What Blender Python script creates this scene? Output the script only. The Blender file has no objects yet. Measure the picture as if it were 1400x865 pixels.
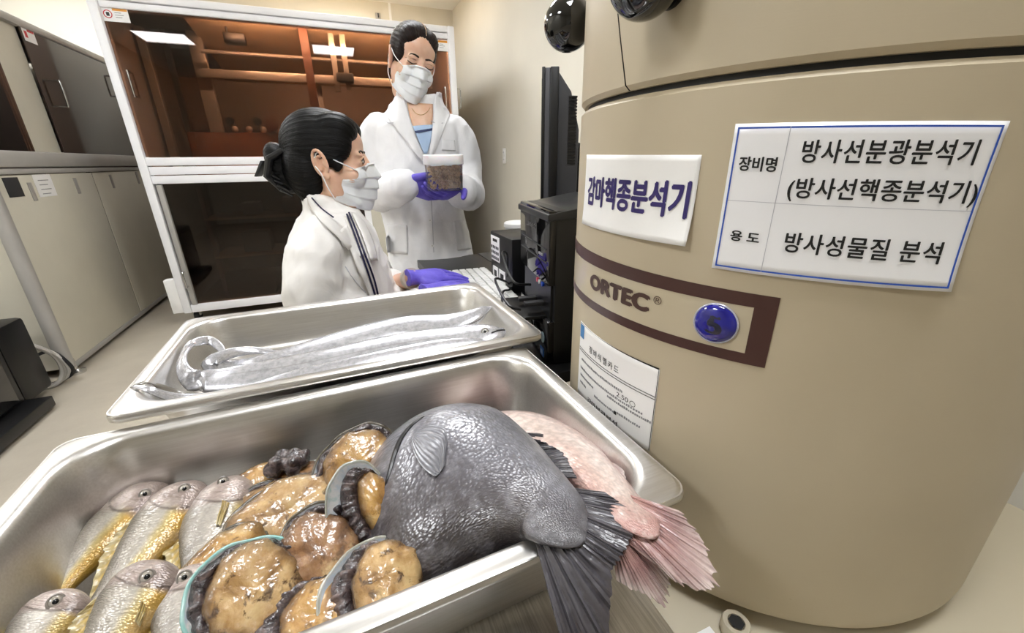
import bpy, bmesh, math, random
import numpy as np
from mathutils import Vector, Matrix, Quaternion
from mathutils.bvhtree import BVHTree
PI = math.pi
rnd = random.Random(7)
scene = bpy.context.scene
COL = scene.collection

# ------------------------------------------------------------------ camera
CAMZ = 1.15
FPX, PITCH, YAW, ROLL = 560.0, math.radians(20.7), math.radians(-21.8), math.radians(-0.8)
_fh = Vector((-math.sin(YAW), math.cos(YAW), 0)); _rt = Vector((math.cos(YAW), math.sin(YAW), 0)); _up = Vector((0, 0, 1))
CF = _fh*math.cos(PITCH) - _up*math.sin(PITCH)
_u0 = _fh*math.sin(PITCH) + _up*math.cos(PITCH)
CR = _rt*math.cos(ROLL) + _u0*math.sin(ROLL)
CU = -_rt*math.sin(ROLL) + _u0*math.cos(ROLL)
CC = Vector((0, 0, CAMZ))
cd = bpy.data.cameras.new('camera'); cam = bpy.data.objects.new('camera', cd); COL.objects.link(cam)
cam.matrix_world = Matrix(((CR.x, CU.x, -CF.x, CC.x), (CR.y, CU.y, -CF.y, CC.y), (CR.z, CU.z, -CF.z, CC.z), (0, 0, 0, 1)))
cd.sensor_fit = 'HORIZONTAL'; cd.sensor_width = 36.0; cd.lens = 36.0*FPX/1400.0; cd.clip_start = 0.01
scene.camera = cam
# ------------------------------------------------------------------ world, exposure
w = bpy.data.worlds.new('world'); scene.world = w; w.use_nodes = True
w.node_tree.nodes['Background'].inputs[0].default_value = (0.9, 0.92, 1, 1)
w.node_tree.nodes['Background'].inputs[1].default_value = 0.15
vs = scene.view_settings
vs.view_transform = 'Standard'; vs.look = 'None'; vs.gamma = 1.0; vs.use_curve_mapping = False
vs.exposure = 0.72
LAMP_POWER = 19.0          # emission strength of the ceiling panels

def ray(u, v): return CR*((u-700)/FPX) - CU*((v-432.5)/FPX) + CF
def at(u, v, d): return CC + ray(u, v)*d
def onz(u, v, z):
    r = ray(u, v); return CC + r*((z-CAMZ)/r.z)
def onx(u, v, x):
    r = ray(u, v); return CC + r*(x/r.x)
def ony(u, v, y):
    r = ray(u, v); return CC + r*(y/r.y)
def onplane(u, v, p, n):
    r = ray(u, v); return CC + r*((p-CC).dot(n)/r.dot(n))

# ------------------------------------------------------------------ materials
def lin(c):
    if isinstance(c, str):
        c = [int(c[i:i+2], 16)/255 for i in (0, 2, 4)]
    return tuple((x/12.92 if x <= .04045 else ((x+.055)/1.055)**2.4) for x in c[:3]) + (1,)
class NT:
    def __init__(s, name):
        s.m = bpy.data.materials.new(name); s.m.use_nodes = True; s.t = s.m.node_tree; s.t.nodes.clear()
        s.out = s.n('ShaderNodeOutputMaterial')
    def n(s, typ, **kw):
        nd = s.t.nodes.new(typ)
        for k, v in kw.items():
            if k.startswith('i_'):
                key = k[2:]; key = int(key) if key.isdigit() else key.replace('_', ' ')
                nd.inputs[key].default_value = v
            else: setattr(nd, k, v)
        return nd
    def l(s, a, b): s.t.links.new(a, b)
    def coord(s, kind='Object', scale=(1, 1, 1), rot=(0, 0, 0)):
        if kind == 'Attr': tc = s.n('ShaderNodeAttribute', attribute_name='coord').outputs['Vector']
        else: tc = s.n('ShaderNodeTexCoord').outputs[kind]
        mp = s.n('ShaderNodeMapping'); mp.inputs['Scale'].default_value = scale; mp.inputs['Rotation'].default_value = rot
        s.l(tc, mp.inputs['Vector']); return mp.outputs[0]
    def noise(s, vec, scale, detail=3, rough=.55, dist=0):
        nd = s.n('ShaderNodeTexNoise'); nd.inputs['Scale'].default_value = scale; nd.inputs['Detail'].default_value = detail
        nd.inputs['Roughness'].default_value = rough; nd.inputs['Distortion'].default_value = dist
        if vec is not None: s.l(vec, nd.inputs['Vector'])
        return nd.outputs['Fac']
    def voro(s, vec, scale, feature='F1', out='Distance'):
        nd = s.n('ShaderNodeTexVoronoi', feature=feature); nd.inputs['Scale'].default_value = scale
        if vec is not None: s.l(vec, nd.inputs['Vector'])
        return nd.outputs[out]
    def ramp(s, fac, stops, interp='LINEAR'):
        r = s.n('ShaderNodeValToRGB'); e = r.color_ramp.elements; r.color_ramp.interpolation = interp
        while len(e) < len(stops): e.new(.5)
        for i, (p, c) in enumerate(stops):
            e[i].position = p; e[i].color = c if (not isinstance(c, str) and len(c) == 4) else lin(c)
        s.l(fac, r.inputs[0]); return r.outputs[0]
    def math(s, op, a, b=None, c=None, clamp=False):
        m = s.n('ShaderNodeMath', operation=op, use_clamp=clamp)
        for i, x in enumerate((a, b, c)):
            if x is None: continue
            if isinstance(x, (int, float)): m.inputs[i].default_value = x
            else: s.l(x, m.inputs[i])
        return m.outputs[0]
    def mix(s, fac, a, b, blend='MIX'):
        m = s.n('ShaderNodeMix', data_type='RGBA', blend_type=blend)
        for inp, x in ((m.inputs[0], fac), (m.inputs[6], a), (m.inputs[7], b)):
            if isinstance(x, str): inp.default_value = lin(x)
            elif isinstance(x, (int, float, tuple)): inp.default_value = x
            else: s.l(x, inp)
        return m.outputs[2]
    def sep(s, vec):
        nd = s.n('ShaderNodeSeparateXYZ'); s.l(vec, nd.inputs[0]); return nd.outputs
    def bsdf(s, col, rough=.5, metal=0., bump=None, bstr=.3, bdist=.002, cb=.45, cbump=None, **kw):
        b = s.n('ShaderNodeBsdfPrincipled')
        for key, x in (('Base Color', col), ('Roughness', rough), ('Metallic', metal)):
            if isinstance(x, str): b.inputs[key].default_value = lin(x)
            elif isinstance(x, (int, float, tuple)): b.inputs[key].default_value = x
            else: s.l(x, b.inputs[key])
        for k, v in kw.items():
            k = k.replace('_', ' ')
            if isinstance(v, str): v = lin(v)
            if isinstance(v, (int, float, tuple, list)): b.inputs[k].default_value = v
            else: s.l(v, b.inputs[k])
        if bump is not None:
            bp = s.n('ShaderNodeBump'); bp.inputs['Strength'].default_value = bstr; bp.inputs['Distance'].default_value = bdist
            s.l(bump, bp.inputs['Height']); s.l(bp.outputs[0], b.inputs['Normal'])
            if 'Coat_Weight' in kw:
                b2 = s.n('ShaderNodeBump'); b2.inputs['Strength'].default_value = min(1., bstr*cb); b2.inputs['Distance'].default_value = bdist
                s.l(cbump if cbump is not None else bump, b2.inputs['Height']); s.l(b2.outputs[0], b.inputs['Coat Normal'])
        s.l(b.outputs[0], s.out.inputs[0]); s.b = b
        return s.m
_MC = {}
def flat(col, rough=.5, metal=0., var=.06, scale=8, bump=.05, name=None, **kw):
    """plain painted / plastic surface with faint procedural mottling and fine relief"""
    key = (col, rough, metal, var, scale, bump, tuple(sorted(kw.items())))
    if key in _MC: return _MC[key]
    t = NT(name or 'paint_'+str(len(_MC)))
    co = t.coord()
    nz = t.noise(co, scale, 4)
    base = lin(col)
    dark = tuple(x*(1-var*2) for x in base[:3])+(1,); lite = tuple(min(1, x*(1+var)) for x in base[:3])+(1,)
    c = t.ramp(nz, [(.3, dark), (.7, lite)])
    fine = t.noise(co, scale*30, 2)
    m = t.bsdf(c, rough, metal, bump=fine, bstr=bump, bdist=.001, **kw)
    _MC[key] = m; return m

# ------------------------------------------------------------------ geometry collector
def V(*a): return Vector(a)
class G:
    def __init__(s): s.v = []; s.f = []; s.c = []      # verts, faces, coord attribute
    def add(s, vs, fs, cs=None):
        o = len(s.v); s.v += [Vector(p) for p in vs]; s.f += [tuple(i+o for i in f) for f in fs]
        s.c += list(cs) if cs is not None else [(0, 0, 0)]*len(vs)
        return s
    def merge(s, g): return s.add(g.v, g.f, g.c)
    def xf(s, M):
        s.v = [M @ p for p in s.v]; return s
    def box(s, lo, hi, M=None):
        x0, y0, z0 = lo; x1, y1, z1 = hi
        p = [V(x, y, z) for z in (z0, z1) for x, y in ((x0, y0), (x1, y0), (x1, y1), (x0, y1))]
        if M: p = [M @ q for q in p]
        return s.add(p, [(3, 2, 1, 0), (4, 5, 6, 7), (0, 1, 5, 4), (1, 2, 6, 5), (2, 3, 7, 6), (3, 0, 4, 7)])
    def loft(s, rings, closed=True, caps=True, coords=None, wrap=False):
        n = len(rings[0]); o = len(s.v); fs = []
        R = len(rings)
        for i in range(R if wrap else R-1):
            a, b = i*n, ((i+1) % R)*n
            for j in range(n if closed else n-1):
                k = (j+1) % n
                fs.append((a+j, a+k, b+k, b+j))
        if caps and closed and not wrap:
            fs.append(tuple(reversed(range(n)))); fs.append(tuple((R-1)*n+j for j in range(n)))
        return s.add([p for r in rings for p in r], fs, [c for r in coords for c in r] if coords else None)
    def tube(s, path, rad, n=10, caps=True, flatn=None, ratio=1.0, round_ends=False):
        path = [Vector(p) for p in path]
        if not hasattr(rad, '__len__'): rad = [rad]*len(path)
        rad = list(rad)
        if round_ends:
            t0 = (path[0]-path[1]).normalized(); t1 = (path[-1]-path[-2]).normalized()
            path = [path[0]+t0*rad[0]*.9, path[0]+t0*rad[0]*.55] + path + [path[-1]+t1*rad[-1]*.55, path[-1]+t1*rad[-1]*.9]
            rad = [rad[0]*.35, rad[0]*.82] + rad + [rad[-1]*.82, rad[-1]*.35]
        rings = []; prev = None
        for i, p in enumerate(path):
            t = (path[min(i+1, len(path)-1)] - path[max(i-1, 0)]).normalized()
            if flatn is not None: a = Vector(flatn)
            elif prev is not None: a = prev
            else: a = V(0, 0, 1) if abs(t.z) < .9 else V(1, 0, 0)
            a = (a - t*a.dot(t)).normalized(); b = t.cross(a); prev = a
            rings.append([p + (a*math.cos(q)*ratio + b*math.sin(q))*rad[i] for q in [2*PI*k/n for k in range(n)]])
        return s.loft(rings, True, caps)
    def ball(s, c, r, n=16, m=10, M=None):
        c = Vector(c); r = Vector(r) if hasattr(r, '__len__') else V(r, r, r)
        vs = []; fs = []
        for i in range(1, m):
            th = PI*i/m
            for j in range(n):
                ph = 2*PI*j/n
                q = V(r.x*math.sin(th)*math.cos(ph), r.y*math.sin(th)*math.sin(ph), r.z*math.cos(th))
                vs.append(c + (M @ q if M else q))
        for i in range(m-2):
            for j in range(n):
                k = (j+1) % n; fs.append((i*n+j, (i+1)*n+j, (i+1)*n+k, i*n+k))
        q = V(0, 0, r.z); vs += [c + (M @ q if M else q), c - (M @ q if M else q)]
        T = len(vs)-2
        for j in range(n):
            k = (j+1) % n; fs.append((T, j, k)); fs.append((T+1, (m-2)*n+k, (m-2)*n+j))
        return s.add(vs, fs)
    def lathe(s, prof, c=(0, 0, 0), n=32, a0=0, a1=2*PI, caps=False):
        """prof: list of (r, z)"""
        full = abs(a1-a0-2*PI) < 1e-6; N = n if full else n+1; c = Vector(c)
        rings = [[c + V(r*math.cos(a), r*math.sin(a), z) for a in [a0+(a1-a0)*k/n for k in range(N)]] for r, z in prof]
        s.loft(rings, closed=full, caps=caps); return s
    def disc(s, c, r, nrm, n=24, th=.001):
        nrm = Vector(nrm).normalized(); c = Vector(c)
        return s.tube([c, c+nrm*th], [r, r], n)
    def grid(s, fn, nu, nv, th=0.0, cfn=None):
        P = [[Vector(fn(i/nu, j/nv)) for j in range(nv+1)] for i in range(nu+1)]
        vs = [p for r in P for p in r]; fs = []
        cs = [(cfn(i/nu, j/nv) if cfn else (i/nu, j/nv, 0)) for i in range(nu+1) for j in range(nv+1)]
        W = nv+1
        for i in range(nu):
            for j in range(nv): fs.append((i*W+j, (i+1)*W+j, (i+1)*W+j+1, i*W+j+1))
        if th:
            ns = []
            for i in range(nu+1):
                for j in range(nv+1):
                    du = P[min(i+1, nu)][j]-P[max(i-1, 0)][j]; dv = P[i][min(j+1, nv)]-P[i][max(j-1, 0)]
                    q = du.cross(dv); ns.append(q.normalized() if q.length > 1e-12 else V(0, 0, 1))
            N = len(vs); vs2 = [p-n_*th for p, n_ in zip(vs, ns)]
            fs += [tuple(N+k for k in reversed(f)) for f in fs]
            bd = [i*W for i in range(nu+1)] + [nu*W+j for j in range(1, nv+1)] + [i*W+nv for i in range(nu-1, -1, -1)] + [j for j in range(nv-1, 0, -1)]
            for a, b in zip(bd, bd[1:]+bd[:1]): fs.append((b, a, N+a, N+b))
            vs += vs2; cs += cs
        return s.add(vs, fs, cs)

def crom(pts, n):
    """Catmull-Rom resample; works for Vectors, floats or tuples (numpy)"""
    P = [np.array(p, float) for p in pts]; P = [2*P[0]-P[1]] + P + [2*P[-1]-P[-2]]; out = []
    for i in range(n):
        t = i/(n-1)*(len(pts)-1); k = min(int(t), len(pts)-2); f = t-k
        a, b, c, d = P[k], P[k+1], P[k+2], P[k+3]
        out.append(.5*((2*b)+(c-a)*f+(2*a-5*b+4*c-d)*f*f+(3*b-a-3*c+d)*f**3))
    return out
def cpath(pts, n): return [Vector(p) for p in crom(pts, n)]
def lerp(a, b, t): return a+(b-a)*t
def sstep(a, b, x):
    t = min(1, max(0, (x-a)/(b-a))); return t*t*(3-2*t)

ROOTM = {}
def thing(name, label, cat, loc=(0, 0, 0), rotz=0, group=None, kind=None):
    o = bpy.data.objects.new(name, None); COL.objects.link(o); o.empty_display_size = .05
    o.location = loc; o.rotation_euler = (0, 0, rotz)
    ROOTM[o] = Matrix.Translation(Vector(loc)) @ Matrix.Rotation(rotz, 4, 'Z')
    return tag(o, label, cat, group, kind)
def tag(o, label=None, cat=None, group=None, kind=None):
    if label: o['label'] = label
    if cat: o['category'] = cat
    if group: o['group'] = group
    if kind: o['kind'] = kind
    return o
def mk(name, g, mat, parent=None, smooth=35, bev=0, bseg=2, label=None, loc=None, subsurf=0):
    """g in world coordinates -> mesh object, made relative to its parent (or to loc)"""
    if parent is not None: M = ROOTM[parent]
    elif loc is not None: M = Matrix.Translation(Vector(loc))
    else:
        xs = [p.x for p in g.v]; ys = [p.y for p in g.v]; zs = [p.z for p in g.v]
        M = Matrix.Translation(V((min(xs)+max(xs))/2, (min(ys)+max(ys))/2, min(zs)))
    Mi = M.inverted()
    me = bpy.data.meshes.new(name); me.from_pydata([tuple(Mi @ p) for p in g.v], [], g.f)
    if any(c != (0, 0, 0) for c in g.c[:50]+g.c[-50:]) and not bev:
        a = me.attributes.new('coord', 'FLOAT_VECTOR', 'POINT')
        a.data.foreach_set('vector', [x for c in g.c for x in c])
    bm = bmesh.new(); bm.from_mesh(me)
    if not any(c != (0, 0, 0) for c in g.c[:50]+g.c[-50:]):
        bmesh.ops.remove_doubles(bm, verts=bm.verts, dist=1e-6)
    bmesh.ops.recalc_face_normals(bm, faces=bm.faces)
    if bev:
        es = [e for e in bm.edges if len(e.link_faces) == 2 and e.calc_face_angle(0) > math.radians(30)]
        bmesh.ops.bevel(bm, geom=es, offset=bev, segments=bseg, profile=.5, affect='EDGES', clamp_overlap=True)
    bm.to_mesh(me); bm.free()
    if smooth:
        me.polygons.foreach_set('use_smooth', [True]*len(me.polygons))
        if smooth < 180: me.set_sharp_from_angle(angle=math.radians(smooth))
    me.materials.append(mat)
    o = bpy.data.objects.new(name, me); COL.objects.link(o)
    if parent is not None: o.parent = parent; ROOTM[o] = M
    else: o.location = M.to_translation(); ROOTM[o] = M
    if subsurf:
        md = o.modifiers.new('sub', 'SUBSURF'); md.levels = md.render_levels = subsurf
    if label: o['label'] = label
    return o
def fuse(g, voxel, smooth=6, fac=.5):
    """union of closed pieces into one continuous skin"""
    me = bpy.data.meshes.new('tmp'); me.from_pydata([tuple(p) for p in g.v], [], g.f)
    bm = bmesh.new(); bm.from_mesh(me); bmesh.ops.recalc_face_normals(bm, faces=bm.faces); bm.to_mesh(me); bm.free()
    o = bpy.data.objects.new('tmp', me); COL.objects.link(o)
    r = o.modifiers.new('r', 'REMESH'); r.mode = 'VOXEL'; r.voxel_size = voxel; r.use_smooth_shade = True
    if smooth:
        s_ = o.modifiers.new('s', 'SMOOTH'); s_.factor = fac; s_.iterations = smooth
    bpy.context.view_layer.update()
    ev = o.evaluated_get(bpy.context.evaluated_depsgraph_get()); m2 = ev.to_mesh()
    out = G(); out.add([v.co.copy() for v in m2.vertices], [tuple(p.vertices) for p in m2.polygons])
    ev.to_mesh_clear(); bpy.data.objects.remove(o); bpy.data.meshes.remove(me)
    return out
def bvh(g): return BVHTree.FromPolygons([tuple(p) for p in g.v], g.f)

def text_g(body, size, bold=0.0, align='LEFT', spacing=1.0, res=4):
    """lettering as flat triangles in the XY plane, baseline at y = 0"""
    c = bpy.data.curves.new('t', 'FONT'); c.body = body; c.size = size; c.align_x = align
    c.space_character = spacing; c.resolution_u = res
    o = bpy.data.objects.new('t', c); COL.objects.link(o); bpy.context.view_layer.update()
    ev = o.evaluated_get(bpy.context.evaluated_depsgraph_get()); m = ev.to_mesh()
    g = G().add([v.co.copy() for v in m.vertices], [tuple(p.vertices) for p in m.polygons])
    ev.to_mesh_clear(); bpy.data.objects.remove(o); bpy.data.curves.remove(c)
    if bold:
        src = [p.copy() for p in g.v]; fs_ = list(g.f)
        for dx, dy in ((bold, 0), (-bold, 0), (0, bold*.7), (0, -bold*.7), (bold*.7, bold*.5), (-bold*.7, -bold*.5)):
            g.add([V(p.x+dx, p.y+dy, 0) for p in src], fs_)
    return g
def fit_text(g, x0, x1, y0, y1):
    xs = [p.x for p in g.v]; ys = [p.y for p in g.v]
    a, b, c, d = min(xs), max(xs), min(ys), max(ys)
    for p in g.v:
        p.x = x0+(p.x-a)/(b-a)*(x1-x0); p.y = y0+(p.y-c)/(d-c)*(y1-y0)
    return g
def frame_m(o, x, y, z):
    return Matrix(((x[0], y[0], z[0], o[0]), (x[1], y[1], z[1], o[1]), (x[2], y[2], z[2], o[2]), (0, 0, 0, 1)))

def split_long(g, mx):
    """triangulate and subdivide in x so that flat lettering can bend"""
    bm = bmesh.new(); vs_ = [bm.verts.new(p) for p in g.v]
    for f in g.f:
        try: bm.faces.new([vs_[i] for i in f])
        except ValueError: pass
    bmesh.ops.triangulate(bm, faces=bm.faces)
    for _ in range(5):
        es = [e for e in bm.edges if abs(e.verts[0].co.x-e.verts[1].co.x) > mx]
        if not es: break
        bmesh.ops.subdivide_edges(bm, edges=es, cuts=1, use_grid_fill=False); bmesh.ops.triangulate(bm, faces=bm.faces)
    bm.verts.index_update(); g.v = [v.co.copy() for v in bm.verts]; g.f = [tuple(v.index for v in f.verts) for f in bm.faces]; g.c = [(0, 0, 0)]*len(g.v); bm.free(); return g
# ================================================================== ROOM SHELL
X0, X1, Y0, Y1, ZC = -2.45, 1.43, -3.0, 5.2, 2.7
m_wall = flat('dad5c8', .75, var=.03, scale=1.5, bump=.12, name='wall_paint')
m_ceil = flat('ecebe6', .8, var=.02, scale=2, bump=.1, name='ceiling_board')
def floor_mat():
    t = NT('vinyl_floor'); co = t.coord()
    a = t.noise(co, 3, 5); b = t.noise(co, 90, 3)
    c = t.ramp(a, [(.3, 'a3998a'), (.7, 'b9b0a0')]); c = t.mix(t.math('MULTIPLY', b, .35), c, 'd2cabb')
    return t.bsdf(c, t.ramp(b, [(.3, (.32,)*3+(1,)), (.7, (.45,)*3+(1,))]), bump=b, bstr=.05)
def slab(name, lo, hi, mat):
    return tag(mk(name, G().box(lo, hi), mat), kind='structure')
slab('floor', (X0, Y0, -.05), (X1, Y1, 0), floor_mat())
slab('ceiling', (X0, Y0, ZC), (X1, Y1, ZC+.05), m_ceil)
slab('wall_left', (X0-.05, Y0, 0), (X0, Y1, ZC), m_wall)
slab('wall_right', (X1, Y0, 0), (X1+.05, Y1, ZC), m_wall)
slab('wall_back', (X0, Y1, 0), (X1, Y1+.05, ZC), m_wall)
slab('wall_front', (X0, Y0-.05, 0), (X1, Y0, ZC), m_wall)
m_white = flat('f2f1ef', .45, var=.02, name='white_enamel')
jx = ony(533, 15, Y1).x
slab('trim_1', (jx-.012, Y1-.006, 0), (jx+.012, Y1, ZC), m_white)

# ceiling panel lamps (two of them mirror in the tinted glass of the enclosure)
def lamp_mat(p):
    t = NT('lamp_diffuser'); e = t.n('ShaderNodeEmission'); co = t.coord()
    c = t.ramp(t.noise(co, 3, 2), [(0, (.95, .97, 1, 1)), (1, (.97, .985, 1, 1))])
    t.l(c, e.inputs[0]); e.inputs[1].default_value = p; t.l(e.outputs[0], t.out.inputs[0]); return t.m
m_lamp = lamp_mat(LAMP_POWER)
k = 0
for ly, row in ((0.05, 'over the fish trays row'), (2.15, 'over the desk row'), (4.25, 'in the added row above the glass enclosure')):  # the far row is unseen, added to brighten the back wall
    for lx, side in ((-1.77, 'on the glass cabinet side'), (.22, 'on the counting shield side')):
        r = thing('ceiling_light', 'square white ceiling panel lamp %s, %s' % (row, side), 'ceiling light', (lx, ly, ZC-.03), group='ceiling panel lamps')
        g = G()
        for a, b in (((-.3, -.3), (.3, -.27)), ((-.3, .27), (.3, .3)), ((-.3, -.27), (-.27, .27)), ((.27, -.27), (.3, .27))):
            g.box((lx+a[0], ly+a[1], ZC-.03), (lx+b[0], ly+b[1], ZC))
        mk('lamp_frame', g, m_white, r, smooth=0)
        mk('diffuser', G().box((lx-.27, ly-.27, ZC-.02), (lx+.27, ly+.27, ZC-.005)), m_lamp, r, smooth=0)

# ================================================================== MATERIALS SHARED
def glass_brown():
    t = NT('brown_acrylic'); co = t.coord()
    tr = t.n('ShaderNodeBsdfTransparent'); c = t.ramp(t.noise(co, 2, 2), [(0, (.37, .27, .205, 1)), (1, (.40, .29, .225, 1))]); t.l(c, tr.inputs[0])
    gl = t.n('ShaderNodeBsdfGlossy'); gl.inputs['Roughness'].default_value = .015; gl.inputs[0].default_value = (.95, .9, .88, 1)
    fr = t.n('ShaderNodeFresnel'); fr.inputs[0].default_value = 1.5
    mx = t.n('ShaderNodeMixShader'); t.l(fr.outputs[0], mx.inputs[0]); t.l(tr.outputs[0], mx.inputs[1]); t.l(gl.outputs[0], mx.inputs[2])
    t.l(mx.outputs[0], t.out.inputs[0]); return t.m
m_glass = glass_brown()
m_alu = flat('f5f5f8', .4, .0, var=.02, scale=5, bump=.03, name='white_aluminium_profile')
m_alug = flat('aaa7a2', .5, .1, var=.04, scale=5, bump=.04, name='grey_aluminium_profile')
m_beige = flat('cbc6b6', .5, var=.03, scale=3, bump=.05, name='beige_door_laminate')
m_chrome = flat('d5d5d5', .18, 1., var=.02, bump=.01, name='chrome')
m_black = flat('0b0b0d', .38, var=.2, scale=6, bump=.05, name='black_plastic')
m_blackgl = flat('0a0a0c', .06, var=.1, scale=6, bump=0, name='gloss_black')
m_rubber = flat('171717', .7, name='black_rubber')
m_dk = flat('2b2b2d', .5, name='dark_grey_plastic')
m_paper = flat('f4f3f2', .6, var=.01, scale=20, bump=.04, name='white_paper')
m_ink = flat('141414', .6, name='black_ink')
m_tan = flat('dcc4a2', .6, var=.04, name='tan_inner_board')
m_inner = flat('85766c', .6, var=.06, name='inner_panel')
m_red = flat('c8202e', .5, name='red_print'); m_orange = flat('e39a2c', .5, name='orange_print'); m_grey = flat('8d8d90', .6, name='grey_print')

def d_handle(a, b, n, r=.006, off=.04):
    """wire pull handle between points a and b, standing out along n"""
    a, b, n = Vector(a), Vector(b), Vector(n)
    return G().tube(cpath([a, a+n*off*.8, a+n*off+(b-a)*.08, b+n*off-(b-a)*.08, b+n*off*.8, b], 24), r, 8)

# ================================================================== GLASS ENCLOSURE (far side)
YF = 3.666
zt, zgt = ony(350, 9, YF).z, ony(350, 29, YF).z
zs0, zs1 = ony(300, 214, YF).z, ony(300, 250, YF).z
xl0, xl1 = ony(131, 8.7, YF).x-.035, ony(135.3, 8.7, YF).x
xr0, xr1 = ony(612, 54, YF).x, ony(620, 40, YF).x
zb = .16
YB = 5.0
R = thing('glass_enclosure', 'tall white framed equipment enclosure with brown tinted glass fronts', 'cabinet', ((xl0+xr1)/2, (YF+YB)/2, 0))
P = .07
mk('post', G().box((xl0, YF-.02, .1), (xl1, YF+P, zt)), m_alu, R, bev=.008)
mk('post', G().box((xr0, YF-.02, .1), (xr1, YF+P, zt)), m_alu, R, bev=.008)
h3 = (zt-zgt)/2
mk('top_rail', G().box((xl1, YF-.012, zgt+h3), (xr0, YF+P, zt)), m_alu, R, bev=.006)
mk('top_rail', G().box((xl1, YF-.002, zgt), (xr0, YF+P, zgt+h3-.004)), m_alu, R, bev=.006)
hs = (zs0-zs1)/3
for i in range(3):
    mk('middle_rail', G().box((xl1, YF-.014+.006*(i % 2), zs1+hs*i+.003), (xr0, YF+P, zs1+hs*(i+1)-.003)), m_alu, R, bev=.005)
mk('bottom_rail', G().box((xl1, YF-.01, zb-.06), (xr0, YF+P, zb)), m_alu, R, bev=.005)
xs = ony(221, 252, YF).x
mk('lower_stile', G().box((xl1+.012, YF-.014, zb), (xs, YF+.05, zs1-.003)), m_alug, R, bev=.005)
xm = ony(500, 300, YF).x
mk('lower_stile', G().box((xm, YF-.01, zb), (xm+.05, YF+.05, zs1-.003)), m_alu, R, bev=.005)
gu = mk('upper_glass', G().box((xl1, YF+.012, zs0), (xr0, YF+.02, zgt)), m_glass, R, smooth=0, label='brown tinted sliding pane')
mk('lower_glass', G().box((xs, YF+.012, zb), (xm, YF+.02, zs1)), m_glass, R, smooth=0, label='brown tinted door pane')
mk('door_panel', G().box((xm+.05, YF, zb), (xr0, YF+.03, zs1-.003)), m_beige, R, bev=.003, label='beige solid door')
# shell
for lo, hi, mt in (((xl0, YF+P, .1), (xl0+.02, YB, zt), m_inner), ((xr1-.02, YF+P, .1), (xr1, YB, zt), m_inner), ((xl0, YB-.02, .1), (xr1, YB, zt), m_inner),
                   ((xl0, YF+P, .1), (xr1, YB, .12), m_inner)):
    mk('shell_panel', G().box(lo, hi), mt, R, smooth=0)
xt = ony(240, 20, YF).x
mk('roof_panel', G().box((xl0+.02, YF+P, zt-.02), (xt-.03, YB-.02, zt)), m_dk, R, smooth=0)
mk('roof_panel', G().add([(xt-.02, YF+P, zgt+.085), (xr1-.02, YF+P, zgt+.085), (xr1-.02, YB-.03, zgt-.17), (xt+.02, YB-.03, zgt-.17), (xt-.02, YF+P, zt-.01), (xr1-.02, YF+P, zt-.01), (xr1-.02, YB-.03, zt-.01), (xt+.02, YB-.03, zt-.01)], [(0, 1, 2, 3), (4, 5, 6, 7), (0, 1, 5, 4), (1, 2, 6, 5), (2, 3, 7, 6), (3, 0, 4, 7)]), m_tan, R, smooth=0, label='tan sloping hood board')
mk('shelf_board', G().box((xl0+.02, YF+.1, zs1), (xr1-.02, YB-.02, zs1+.04)), m_inner, R, smooth=0)
# unseen tube lamp added behind the top rail to brighten the inside
t = NT('added_tube_lamp'); e = t.n('ShaderNodeEmission'); e.inputs[0].default_value = (1, .93, .82, 1); e.inputs[1].default_value = 300; t.l(e.outputs[0], t.out.inputs[0])
mk('added_tube_lamp', G().tube([(xt+.15, YF+.11, zgt+.026), (xr0-.1, YF+.11, zgt+.026)], .008, 10), t.m, R)
# handles
hz = ony(177, 115, YF).z
for xx, n in ((xl1+.05, -1), (xr0-.05, -1)):
    mk('handle', d_handle((xx, YF+.012, hz-.07), (xx, YF+.012, hz+.07), (0, -1, 0)), m_chrome, R)
mk('handle', d_handle((xr1, YF+.02, hz-.07), (xr1, YF+.02, hz+.07), (1, 0, 0), off=.035), m_chrome, R)
p = ony(255, 380, YF)
mk('handle', d_handle((p.x, YF-.014, p.z-.06), (p.x, YF-.014, p.z+.05), (0, -1, 0)), m_chrome, R)
p = ony(240, 400, YF)
mk('side_box', G().box((xl0-.07, YF-.01, p.z-.16), (xl0, YF+.06, p.z+.1)), m_white, R, bev=.006)
for cx, cy in ((xl0+.06, YF+.06), (xr1-.06, YF+.06), (xl0+.06, YB-.06), (xr1-.06, YB-.06)):
    c = mk('caster', G().tube([(cx-.015, cy, .05), (cx+.015, cy, .05)], .05, 18), m_rubber, R)
    mk('caster_fork', G().box((cx-.025, cy-.02, .06), (cx+.025, cy+.02, .11)), m_alug, c)
# caution stickers
for (u, v) in ((158, 20), (601, 62)):
    p = ony(u, v, YF+.012); a = .065; b = .038; y = YF+.0115
    s_ = mk('caution_sticker', G().box((p.x-a, y-.001, p.z-b), (p.x+a, y, p.z+b)), m_paper, R, smooth=0, label='white caution sticker')
    mk('sticker_stripe', G().box((p.x-.01, y-.0016, p.z+b*.5), (p.x+a*.95, y-.001, p.z+b*.9)), m_orange, s_, smooth=0)
    ring = G(); c0 = V(p.x-.037, y-.0014, p.z)
    ring.loft([[c0+V(math.cos(q)*rr, 0, math.sin(q)*rr) for rr in (.017, .022)] for q in [2*PI*i/24 for i in range(24)]], closed=False, caps=False, wrap=True)
    mk('sticker_ring', ring, m_red, s_, smooth=0)
    mk('sticker_mark', G().box((c0.x-.008, y-.0016, p.z-.01), (c0.x+.008, y-.001, p.z+.01)), m_ink, s_, smooth=0)
    for i in range(3):
        mk('sticker_line', G().box((p.x-.002, y-.0016, p.z+.008-i*.012), (p.x+.03+.01*(i % 2), y-.001, p.z+.011-i*.012)), m_grey, s_, smooth=0)
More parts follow.
